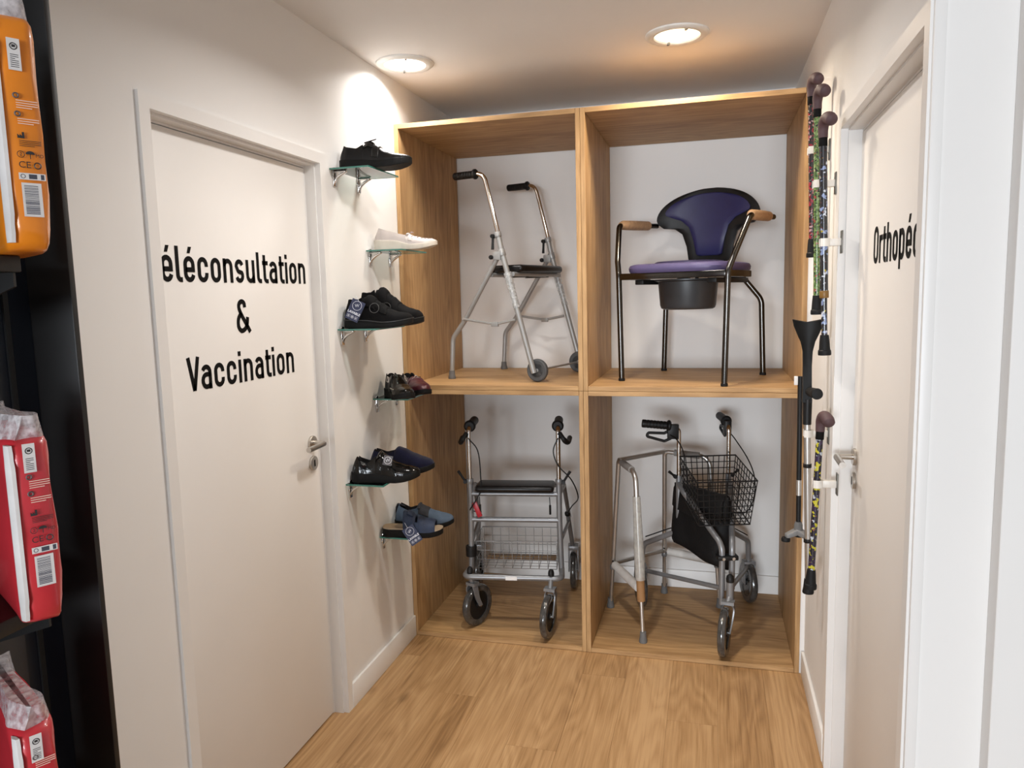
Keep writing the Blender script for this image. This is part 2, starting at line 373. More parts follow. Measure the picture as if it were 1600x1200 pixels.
# right wall with its door opening, its end and the return facing the camera
RY1, RY2 = -.600, -1.583; CY = -1.59
roy1, roy2 = RY1-.02, RY2+.02
mb = MB().box(XR, XR+.13, roy1, .8, 0, ZC).box(XR, XR+.13, CY, roy2, 0, ZC).box(XR, XR+.13, roy2, roy1, oz, ZC)
struct('wall_right', mb, WALL, 'white painted wall carrying the walking sticks and a door', smooth=0)
struct('baseboard_right', MB().box(XR-.012, XR, RY1, -.001, 0, .099), TRIM, 'white baseboard below the hanging walking sticks', bevel=.003)
struct('wall_return', MB().box(XR+.13, 2.2, CY, CY+.13, 0, ZC), WALL, 'white wall end turning off beside the right hand door', smooth=0)
struct('wall_pilaster', MB().box(1.857, 2.6, CY-.042, CY, 0, ZC), TRIM, 'brightly lit white panel at the right edge of the view', smooth=0, bevel=.002)
struct('trim_1', MB().box(XR-.004, XR+.016, CY-.004, CY, 0, ZC).box(XR-.004, XR, CY, CY+.03, 0, ZC), TRIM, 'white corner bead on the wall end beside the right hand door', bevel=.0015)

def make_door(name, label, xw, sgn, y1, y2, zd):
    """sgn=-1: the leaf lies towards -x of the wall face xw; y1 far side, y2 near side"""
    d = thing(name, label, 'door'); d['kind'] = 'structure'
    def X(a): return xw+sgn*a
    def bx(a0, a1, y0_, y1_, z0_, z1_):
        p, q = sorted((X(a0), X(a1))); return MB().box(p, q, min(y0_, y1_), max(y0_, y1_), z0_, z1_)
    fw_ = .036
    prof = [(-.009, -.001), (-.009, fw_), (.012, fw_), (.012, fw_+.007), (.05, fw_+.007), (.05, fw_+.0135), (.06, fw_+.0135), (.06, 0.02), (0, .02), (0, -.001)]
    # stepped frame profile: a = depth into the wall, q = towards the opening
    def side(ye, dirn):
        r0 = [Vector((X(a), ye+dirn*q, 0)) for a, q in prof]; r1 = [Vector((X(a), ye+dirn*q, zd-q)) for a, q in prof]
        return MB().loft([r0, r1])
    side(y1, -1).build('jamb', TRIM, d, smooth=0); side(y2, 1).build('jamb', TRIM, d, smooth=0)
    r0 = [Vector((X(a), y2+q, zd-q)) for a, q in prof]; r1 = [Vector((X(a), y1-q, zd-q)) for a, q in prof]
    MB().loft([r0, r1]).build('head_jamb', TRIM, d, smooth=0)
    g = fw_+.0165
    bx(.048, .088, y1-g, y2+g, .006, zd-g).build('leaf', DOORP, d, bevel=.0015)
    bx(.06, .092, y1-.021, y1-g+.0005, .0, zd-.021).build('rebate', mat('door_gap', (.05, .045, .04), .8), d, smooth=0)
    # lever handle
    hy, hz = y1-g-.05, 1.073
    ax = Vector((-sgn, 0, 0)); face = X(.048)
    hnd = MB().lathe([(.0001, 0), (.026, 0), (.0265, .002), (.0265, .008), (.025, .0095), (.0001, .0095)], frame_m((face, hy, hz), ax), 28).build('handle', STEEL, d)
    dirn = -1 if sgn < 0 else -1
    pth = fillet([(face-sgn*.005, hy, hz), (face-sgn*.055, hy, hz), (face-sgn*.055, hy-.115*(-1 if sgn < 0 else -1)*-1, hz-.002)], .012, 5)
    MB().tube(pth, .0095, 14).build('lever', STEEL, hnd, smooth=50)
    lk = MB().lathe([(.0001, 0), (.026, 0), (.0265, .002), (.0265, .008), (.025, .0095), (.0001, .0095)], frame_m((face, hy-.001, hz-.074), ax), 28).build('lock_plate', STEEL, d)
    MB().box(*sorted((face-sgn*.0088, face-sgn*.0102)), hy-.0045, hy+.0025, hz-.086, hz-.062).build('keyhole', BLACKTXT, lk, smooth=0)
    return d, face
d1, face1 = make_door('door_1', 'white door lettered éléconsultation & Vaccination in black', 0, -1, Y1, Y2, ZD)
m1 = lambda y, z: frame_m((face1+.0004, y, z), (1, 0, 0), (0, 1, 0))
lettering('éléconsultation', .722, .097, m1(-1.445, 1.645)).build('lettering', BLACKTXT, d1, smooth=0)['label'] = 'black lettering éléconsultation'
lettering('&', .072, .104, m1(-1.138, 1.491)).build('lettering', BLACKTXT, d1, smooth=0)['label'] = 'black ampersand'
lettering('Vaccination', .545, .096, m1(-1.376, 1.341)).build('lettering', BLACKTXT, d1, smooth=0)['label'] = 'black lettering Vaccination'
d2, face2 = make_door('door_2', 'white door lettered Orthopéd in black beside the walking sticks', XR, 1, RY1, RY2, ZD-.01)
lettering('Orthopéd', .465, .098, frame_m((face2-.0004, -.872, 1.648), (-1, 0, 0), (0, -1, 0))).build('lettering', BLACKTXT, d2, smooth=0)['label'] = 'black lettering Orthopéd'

# ------------------------------------------------------------------ downlights
def downlight(loc, label, col, strength, power, glow):
    t = thing('downlight', label, 'ceiling light', loc, 25)
    MB().lathe([(.083, -.001), (.085, -.009), (.094, -.012), (.109, -.011), (.117, -.005), (.1175, 0), (.083, 0)], None, 48).build('trim_ring', mat('lamp_ring_white', (.72, .70, .66), .35), t)
    gm = mat('lamp_glass_'+label.split()[0], glow, .3, var=.03, emit=strength)
    MB().lathe([(.0001, -.004), (.05, -.005), (.084, -.003), (.084, -.0005), (.0001, -.0005)], None, 48).build('diffuser', gm, t)
    c = MB().box(-.004, .004, .076, .092, -.0135, -.004).build('clip', mat('lamp_clip', (.25, .24, .22), .4, .6), t, bevel=.001)
    shared('clip', c, t, rot=(0, 0, pi))
    l = bpy.data.lights.new('lamp', 'AREA'); l.shape = 'DISK'; l.size = .165; l.energy = power; l.color = col; l.spread = radians(152)
    o = bpy.data.objects.new('lamp', l); COL.objects.link(o); o.location = (loc[0], loc[1], loc[2]-.016)
    return t
downlight((.138, -.172, ZC), 'bright cool white round downlight in the ceiling over the shoe wall', (1, .96, .92), 2.2, 4.8, (1, .97, .93))
downlight((1.219, -.156, ZC), 'warm yellowish round downlight in the ceiling near the walking sticks', (1, .86, .68), 1.4, 7.5, (1, .90, .66))

downlight((.80, -.98, ZC), 'neutral round fill light added in the ceiling between the two doors, above the view', (1, .97, .94), 1.8, 10.5, (1, .94, .84))  # added fill lamp out of view, brightens the left wall and floor

# ------------------------------------------------------------------ shelving units
def unit(label, x0, x1, z0, z1):
    t = thing('shelving_unit', label, 'shelving', (x0, 0, z0), 0, 'oak open box units stacked two by two')
    w_, h_ = x1-x0, z1-z0; a = .0006
    p = MB().box(a, T-a, 0, D-.014, a, h_-a).build('side_panel', 'laminate_oak_z', t, bevel=.0008, bseg=1, smooth=0)
    MB().box(w_-T+a, w_-a, 0, D-.014, a, h_-a).build('side_panel', 'laminate_oak_z', t, bevel=.0008, bseg=1, smooth=0)
    MB().box(T, w_-T, 0.0005, D-.014, h_-T, h_-a).build('top_panel', 'laminate_oak_x', t, bevel=.0008, bseg=1, smooth=0)
    MB().box(T, w_-T, 0.0005, D-.014, a, T).build('bottom_panel', 'laminate_oak_x', t, bevel=.0008, bseg=1, smooth=0)
struct('trim_2', MB().box(W, XR, .006, .03, 0, H), TRIM, 'narrow white filler between the shelving and the right wall', smooth=0)
unit('oak open box unit upper left, holding the walker with a seat', .001, WC, HM, H)
unit('oak open box unit upper right, holding the commode chair', WC, W, HM, H)
unit('oak open box unit lower left, holding the four-wheeled rollator', .001, WC, 0.0005, HM)
unit('oak open box unit lower right, holding the three-wheeled rollator', WC, W, 0.0005, HM)

# ------------------------------------------------------------------ shared parts for walking aids
def wheel(parent, c, ax, r, wd, tyre, hubm, hub_r=.6, spokes=0, name='wheel'):
    """thing > wheel (disc and hub) > tyre"""
    m = frame_m(c, ax); h = wd/2
    mb = MB().lathe([(.0001, -h*.9), (r*.16, -h*.9), (r*.17, -h*.55), (r*hub_r, -h*.4), (r*(hub_r+.12), -h*.55), (r*(hub_r+.14), 0), (r*(hub_r+.12), h*.55), (r*hub_r, h*.4), (r*.17, h*.55), (r*.16, h*.9), (.0001, h*.9)], m, 28)
    for k in range(spokes):
        a = 2*pi*k/spokes; q = m @ Matrix.Rotation(a, 4, 'Z')
        mb.box(r*.15, r*hub_r, -r*.05, r*.05, -h*.62, h*.62, q)
    hub = mb.build(name, hubm, parent)
    R = r-h*.95
    MB().lathe([(r*(hub_r+.06), -h*.75), (r*.86, -h), (r*.95, -h*.8), (r*.99, -h*.4), (r, 0), (r*.99, h*.4), (r*.95, h*.8), (r*.86, h), (r*(hub_r+.06), h*.75), (r*(hub_r+.06), -h*.75)], m, 36).build('tyre', tyre, hub)
    MB().lathe([(.0001, -h-.008), (.006, -h-.008), (.006, h+.008), (.0001, h+.008)], m, 10).build('axle', CHROME, hub)
    return hub
def grip(parent, a, b, r=.016, material=None, name='grip'):
    a, b = Vector(a), Vector(b); L_ = (b-a).length; m = frame_m(a, b-a)
    prof = [(.0001, 0), (r*.9, 0), (r, .004)]
    n = 7
    for k in range(n):
        z0 = .008+(L_-.028)*k/n; z1 = .008+(L_-.028)*(k+.7)/n; prof += [(r, z0), (r, z1), (r*.92, z1+.001), (r*.92, z0+(L_-.028)/n-.001)]
    prof += [(r, L_-.02), (r*1.35, L_-.014), (r*1.35, L_-.006), (r, L_), (.0001, L_)]
    return MB().lathe(prof, m, 18).build(name, material or BPLAST, parent)
def foot(parent, p, d=(0, 0, 1), r=.017, material=None, h=.04, name='rubber_foot'):
    return MB().lathe([(.0001, 0), (r*1.05, 0), (r*1.1, .003), (r*1.05, .012), (r*.9, h*.5), (r*.82, h), (.0001, h)], frame_m(p, d), 18).build(name, material or GRUBBER, parent)
def ring(parent, p, d, r, h, material, name='collar'):
    return MB().lathe([(.0001, -h/2), (r*.96, -h/2), (r, -h/2+.001), (r, h/2-.001), (r*.96, h/2), (.0001, h/2)], frame_m(p, d), 18).build(name, material, parent)
def lever_knob(parent, p, d, L_=.045):
    """black clamping lever: short hub and tapered arm"""
    p = Vector(p); d = Vector(d).normalized()
    mb = MB().lathe([(.0001, -.011), (.009, -.011), (.010, .0), (.009, .011), (.0001, .011)], frame_m(p, (0, 1, 0)), 14)
    mb.tube([p, p+d*L_*.5, p+d*L_], [.006, .0055, .007], 10)
    return mb.build('clamp_lever', BPLAST, parent)

# ------------------------------------------------------------------ walker with a seat, upper left
def walker_with_seat():
    t = thing('walker_with_seat', 'grey two-wheeled walking frame with a black folding seat', 'walker', (.432, .42, Z1), -16)
    hw = .24
    for s in (-1, 1):
        y = s*hw
        hnd = MB().tube(fillet([(-.17, y, .945), (-.018, y, .945), (.056, y, .655)], .05, 8), .0105, 14).build('handle_tube', CHROME, t, smooth=50)
        grip(hnd, (-.18, y, .945), (-.055, y, .945), .017)
        leg = MB().tube([(.048, y, .675), (.065, y, .60), (.222, y, .042)], .0125, 14).build('front_leg', GREYP, t, smooth=50)
        ring(leg, (.049, y, .667), (.06, 0, -.25), .0165, .022, GREYP)
        ring(leg, (.068, y, .585), (.157, 0, -.55), .0165, .03, GREYP)
        MB().tube([(.095, y, .495), (.118, y, .41), (.141, y, .335)], [.019, .0165, .0155], 12).build('film_wrap', 'clear_film', leg)
        lever_knob(t, (.03, y-.012*1, .66), (.0, -.1, -1), .06)
        br = MB().prism([(-.022, -.016), (.022, -.02), (.02, .018), (-.016, .02)], .034, frame_m((.046, y+.017, .572), (0, -1, 0), (1, 0, 0))).build('pivot_bracket', GREYP, t, bevel=.002)
        MB().lathe([(.0001, 0), (.010, 0), (.0105, .006), (.008, .012), (.0001, .014)], frame_m((.022, y-.017, .566), (0, -1, 0)), 14).build('pivot_knob', BPLAST, br)
        rl = MB().tube(fillet([(.044, y, .565), (-.15, y, .275), (-.219, y, .195), (-.232, y, .02)], [.05, .06], 6), .0115, 14).build('rear_leg', GREYP, t, smooth=50)
        foot(rl, (-.232, y, 0), (0, 0, 1), .0165, h=.04)
        b = MB()
        for p, q in (((-.147, .287), (.03, .263)), ((.03, .263), (.138, .283))):
            p3, q3 = Vector((p[0], y-.013, p[1])), Vector((q[0], y-.013, q[1]))
            b.tube([p3, q3], .006, 6)
        b = b.build('folding_brace', GREYP, t)
        MB().box(.012, .048, y-.021, y-.008, .252, .273).build('hinge', GREYP, b, bevel=.002)
        wheel(t, (.226, y+.026*(1 if s < 0 else -1), .0525), (0, 1, 0), .0525, .024, mat('dark_grey_rubber', (.07, .072, .075), .65), GREYP, .55, 5)
    MB().tube([(.226, -hw+.03, .0525), (.226, hw-.03, .0525)], .005, 8).build('axle_rod', GREYP, t)
    se = MB().box(-.03, .15, -.205, .205, .497, .531).build('seat', VINYL, t, bevel=.014, bseg=3)
    for xx in (.0, .115): MB().tube([(xx, -hw+.012, .488), (xx, hw-.012, .488)], .0105, 12).build('seat_rail', GREYP, t)
    for yy in (-.1, .1): MB().box(-.005, .12, yy-.012, yy+.012, .475, .499).build('seat_clip', BPLAST, se, bevel=.003)
walker_with_seat()

# ------------------------------------------------------------------ commode chair, upper right
def commode():
    t = thing('commode_chair', 'purple commode chair with a fan-shaped dark blue backrest and black pan', 'chair', (1.267, .342, Z1), -21)
    PURP = mat('purple_vinyl', (.085, .07, .165), .45, var=.06, bump=.08)
    NAVY = mat('navy_vinyl', (.016, .016, .075), .45, var=.08, bump=.08)
    KRAFT = mat('kraft_wrap', (.36, .22, .12), .6, var=.2, scale=60, bump=.5, bscale=80)
    for s in (-1, 1):
        leg = MB().tube(fillet([(s*.235, -.235, .012), (s*.246, -.235, .47), (s*.262, -.215, .53), (s*.298, -.128, .694), (s*.252 if s < 0 else .30, .17, .706)], [.08, .08, .03], 7), .0125, 14).build('front_leg', BCHROME, t, smooth=50)
        foot(leg, (s*.235, -.235, 0), (0, 0, 1), .0135, RUBBER, .014)
        pa = MB().tube([(s*.2965, -.118, .695), (s*.294, -.10, .697), (s*.285 if s < 0 else .2985, -.04, .699), (s*.276 if s < 0 else .299, .04, .702), (s*.265 if s < 0 else .3, .10, .704), (s*.264 if s < 0 else .3, .106, .704)], [.015, .021, .022, .022, .021, .016], 14).build('arm_pad', KRAFT, t)
        rl = MB().tube(fillet([(s*.245, .235, .01), (s*.234, .235, .345), (s*.16, .205, .445), (s*.1, .2, .45)], [.07, .03], 7), .0125, 14).build('rear_leg', BCHROME, t, smooth=50)
        foot(rl, (s*.245, .235, 0), (0, 0, 1), .0135, RUBBER, .014)
        MB().box(s*.238-.010, s*.238+.010, -.23, .05, .447, .475).build('side_rail', BCHROME, t, bevel=.003)
        MB().box(s*.165-.02, s*.165+.02, -.2, .2, .425, .446).build('pan_slide', BPLAST, t, bevel=.003)
    MB().box(-.236, .238, -.245, -.225, .447, .475).build('front_rail', BCHROME, t, bevel=.003)
    # seat cushion: rounded square slab
    def sq(hx, hy, z, e=4.5, n=48, cy=-.03):
        return [Vector((math.copysign(abs(cos(a))**(2/e), cos(a))*hx, cy+math.copysign(abs(sin(a))**(2/e), sin(a))*hy, z)) for a in (2*pi*k/n for k in range(n))]
    se = MB().loft([sq(.222, .222, .474), sq(.228, .228, .482), sq(.23, .23, .495), sq(.225, .225, .507), sq(.21, .21, .5125), sq(.15, .15, .513)]).build('seat', PURP, t)
    MB().loft([sq(.145, .16, .512, 2.4), sq(.145, .16, .518, 2.4), sq(.135, .15, .523, 2.4), sq(.08, .09, .524, 2.4)]).build('seat_cover', mat('dark_purple_vinyl', (.03, .025, .07), .45), se)
    pan = MB().lathe([(.0001, .312), (.108, .312), (.118, .317), (.123, .33), (.132, .435), (.15, .44), (.15, .446), (.126, .446), (.116, .33), (.0001, .325)], Matrix.Translation((-.02, -.005, 0)), 40).build('pan', mat('pan_plastic', (.028, .030, .034), .4, bump=.1), t)
    # fan backrest
    def fan(scale_in, z0):
        top = [(.247*cos(radians(a)), .722+.142*sin(radians(a))) for a in range(8, 173, 6)]
        r = [(.246, .73), (.24, .71), (.215, .69), (.165, .685), (.132, .66), (.112, .6), (.102, .53)]
        return [(-x, z) for x, z in r[::-1]][::1]+top[::-1]+r
    out = fan(0, 0)
    inn_r = [(.198, .748), (.175, .738), (.13, .722), (.095, .69), (.075, .63), (.062, .562), (.05, .555)]
    inn = [(-x, z) for x, z in inn_r[::-1]]+[(.205*cos(radians(a)), .745+.096*sin(radians(a))) for a in range(171, 8, -6)]+inn_r
    def slab(poly, y0, th, k=-.9, m=14):
        n = len(poly)//2; rings = []
        def pt(i, u, side):
            l, r_ = poly[i], poly[len(poly)-1-i]; x = l[0]+(r_[0]-l[0])*(u+1)/2; z = l[1]+(r_[1]-l[1])*(u+1)/2
            v = abs(2*i/(n-1)-1); e = max(.0, (1-abs(u)**10)*(1-v**10))**.5
            return Vector((x, y0+k*x*x+side*th*(.35+.65*e), z))
        for i in range(n):
            rings.append([pt(i, 2*j/m-1, -1) for j in range(m+1)]+[pt(i, 1-2*j/m, 1) for j in range(m+1)])
        return MB().loft(rings)
    bk = slab(out, .215, .018).build('backrest', BPLAST, t, smooth=50)
    slab(inn, .196, .011).build('back_cushion', NAVY, bk, smooth=50)
    for s in (-1, 1): MB().tube([(s*.07, .222, .45), (s*.07, .225, .62)], .009, 10).build('back_post', BCHROME, t)
commode()

# ------------------------------------------------------------------ four-wheeled rollator, lower left
def fork(parent, top, c, ax, r, wd):
    """caster fork: crown under the stem and two blades to the axle"""
    top, c = Vector(top), Vector(c); a = Vector(ax).normalized(); h = wd/2+.006; mb = MB()
    crown = Vector((c.x+(top.x-c.x)*.65, c.y+(top.y-c.y)*.65, c.z+r+.014))
    for s in (-1, 1):
        pts = smoothpath([crown+a*s*h*.5, Vector((c.x+(top.x-c.x)*.75, c.y+(top.y-c.y)*.75, c.z+r*.9))+a*s*h, c+(top-c)*.28*Vector((1, 1, 0)).length/1.414+a*s*h if False else Vector((c.x+(top.x-c.x)*.5, c.y+(top.y-c.y)*.5, c.z+r*.45))+a*s*h, c+a*s*h], 4)
        fwd = Vector((-a.y, a.x, 0))
        rings = []
        for i, p in enumerate(pts):
            k = .017-.006*i/len(pts)
            rings.append([p+fwd*k+a*.003, p+fwd*k-a*.003, p-fwd*k-a*.003, p-fwd*k+a*.003])
        mb.loft(rings)
    fwd = Vector((-a.y, a.x, 0)); q = frame_m(crown, (0, 0, 1), a)
    mb.box(-h-.003, h+.003, -.019, .019, -.006, .008, q)
    mb.tube([crown, Vector((top.x, top.y, top.z))], .011, 12)
    return mb.build('fork', GREYF, parent, smooth=40)
def brake_handle(parent, p, d, down=-1, out=(0, 0, 0)):
    """grip plus a brake lever loop under it"""
    p, d = Vector(p), Vector(d).normalized(); o = Vector(out)
    g = grip(parent, p+d*.135, p, .0195, name='grip')
    a = p+Vector((0, 0, -.03))+o
    MB().box(-.015, .015, -.016, .036, -.05, .02, frame_m(p+o*.5+Vector((0, 0, -.012)), (0, 0, 1), Vector((0, 0, 1)).cross(d))).build('brake_housing', BPLAST, g, bevel=.004)
    MB().tube(fillet([a+Vector((0, 0, .012)), a+d*.03+Vector((0, 0, -.008)), a+d*.105+Vector((0, 0, -.012)), a+d*.115+Vector((0, 0, -.03)), a+d*.03+Vector((0, 0, -.046)), a+Vector((0, 0, -.03))], .008, 3), .0068, 8).build('brake_lever', BPLAST, g, smooth=60)
    return g
def rollator():
    t = thing('rollator', 'dark grey four-wheeled rollator with a black seat and wire basket', 'rollator', (.43, .36, Z0), 8)
    TY = 'tyre_film'; xs = .212; yu = -.15
    for s in (-1, 1):
        x = s*xs
        up = MB().tube([(x+s*.006, yu, .25), (x, yu, .50), (x, yu, .695)], .0135, 14).build('upright', GREYF, t, smooth=50)
        ring(up, (x, yu, .69), (0, 0, 1), .0165, .022, GREYF)
        hd = MB().tube(fillet([(x, yu, .68), (x, yu, .945), (x-s*.004, yu+.12, .955)], .03, 7), .0105, 14).build('handle_tube', CHROME, t, smooth=50)
        g = grip(hd, (x-s*.004, yu+.155, .958), (x-s*.002, yu+.018, .950), .021)
        MB().tube(smoothpath([(x+s*.006, yu-.008, .925), (x+s*.03, yu-.012, .89), (x+s*.045, yu+.03, .872), (x+s*.05, yu+.10, .88)], 4), [.011]*4+[.013]*4+[.012]*5, 10).build('brake_lever', BPLAST, g)
        lever_knob(t, (x+s*.022, yu-.004, .688), (s*.55, -.1, .9), .062)
        # side members
        MB().tube([(x, yu, .628), (x+s*.012, .045, .62)], .011, 12).build('seat_side_rail', GREYF, t)
        MB().tube([(x+s*.012, .045, .625), (x+s*.028, .215, .41)], .011, 12).build('folding_strut', GREYF, t)
        MB().tube([(x, yu, .39), (x+s*.025, .2, .385)], .009, 12).build('lower_side_rail', GREYF, t)
        rl = MB().tube([(x+s*.022, .19, .43), (x+s*.042, .262, .235)], .012, 12).build('rear_leg', GREYF, t)
        MB().lathe([(.0001, 0), (.0145, 0), (.0145, .014), (.010, .02), (.0001, .021)], frame_m((x+s*.022, .19, .425), (-s*.02, -.072, .195)), 14).build('end_cap', BPLAST, rl)
        cx = x+s*.045
        fk = MB().box(cx-.027, cx-.021, .245, .295, .095, .225).box(cx+.021, cx+.027, .245, .295, .095, .225).box(cx-.027, cx+.027, .24, .30, .215, .238).build('fork', GREYF, t, bevel=.002)
        wheel(t, (cx, .272, .1), (1, 0, 0), .1, .034, TY, BPLAST, .62)
        # brake cable
        if s < 0: pts = [(x, yu-.015, .90), (x+.045, yu-.02, .84), (x+.055, yu-.02, .72), (x+.05, yu-.02, .64), (x+.0, yu-.02, .555), (x-.03, .06, .48), (x-.02, .17, .44)]
        else: pts = [(x, yu-.015, .90), (x-.022, yu-.02, .84), (x+.0, yu-.02, .77), (x+.06, yu-.01, .70), (x+.088, yu+.05, .60), (x+.05, .1, .50), (x+.022, .18, .44)]
        MB().tube(smoothpath(pts, 6), .003, 6).build('brake_cable', BPLAST, t)
        # caster
        st = Vector((-.207, -.252, 0)) if s < 0 else Vector((.176, -.262, 0))
        off = Vector((.022, .043, 0)) if s < 0 else Vector((-.012, -.058, 0)); axd = (.87, -.5, 0) if s < 0 else (.975, -.21, 0)
        c = st+off+Vector((0, 0, .1))
        MB().lathe([(.0001, .272), (.014, .272), (.0145, .284), (.0125, .295), (.007, .3015), (.0001, .303)], Matrix.Translation(st), 16).build('stem_cap', BPLAST, t)
        fork(t, (st.x, st.y, .262), c, axd, .1, .034)
        wheel(t, c, axd, .1, .034, TY, BPLAST, .62)
    MB().tube(fillet([(-.22, -.14, .258), (-.236, -.262, .258), (.226, -.262, .258), (.219, -.14, .258)], .03, 6), .0135, 14).build('front_bar', GREYF, t, smooth=50)
    MB().box(-.036, .018, -.2768, -.2765, .25, .268).build('sticker', mat('sticker_white', (.75, .75, .74), .4), t, smooth=0)
    MB().tube([(-xs, yu, .628), (xs, yu, .628)], .0115, 12).build('seat_front_rail', GREYF, t)
    MB().tube([(-xs, yu, .502), (xs, yu, .502)], .0125, 12).build('crossbar', GREYF, t)
    MB().tube([(-xs-.01, .045, .62), (xs+.01, .045, .62)], .0105, 12).build('seat_rear_rail', GREYF, t)
    MB().box(-.185, .19, -.185, -.045, .640, .672).build('seat', VINYL, t, bevel=.015, bseg=3)
    for x in (-.166, .168):
        MB().tube([(x, yu-.016, .618), (x+.002, yu-.018, .575)], .0022, 6).tube([(x+.002, yu-.018, .58), (x+.002, yu-.018, .535)], .0052, 8).build('seat_strap', BPLAST, t)
    MB().box(-.012, .012, -.004, .004, -.075, 0, Matrix.Translation((-.192, yu-.02, .59)) @ Matrix.Rotation(radians(-22), 4, 'Y')).build('red_tab', mat('red_plastic', (.42, .015, .03), .35), t, bevel=.002)
    ring(t, (-xs-.004, yu, .345), (0, 0, 1), .027, .05, BPLAST, 'sleeve')
    # wire basket
    wm = mat('wire_grey', (.30, .30, .30), .3, .8); bk = MB(); x0, x1, y0, y1, zb, zt = -.2, .2, -.125, .10, .25, .385
    for z in (zt, .34, .295, zb):
        k = 0 if z == zt else .006
        bk.tube([(x0+k, y0, z), (x1-k, y0, z), (x1-k, y1, z), (x0+k, y1, z), (x0+k, y0, z)], .0028 if z == zt else .0016, 6)
    for i in range(10):
        x = x0+.006+(x1-x0-.012)*i/9
        bk.tube([(x, y0, zt), (x, y0, zb), (x, y1, zb), (x, y1, zt)], .0015, 6)
    for i in range(1, 6):
        y = y0+(y1-y0)*i/6; bk.tube([(x0+.004, y, zt), (x0+.006, y, zb), (x1-.006, y, zb), (x1-.004, y, zt)], .0015, 6)
    bk.build('basket', wm, t)
    MB().box(-.17, .18, .02, .09, .236, .247).build('cardboard_strip', mat('cardboard', (.34, .22, .12), .8, bump=.2), t, bevel=.003)
rollator()

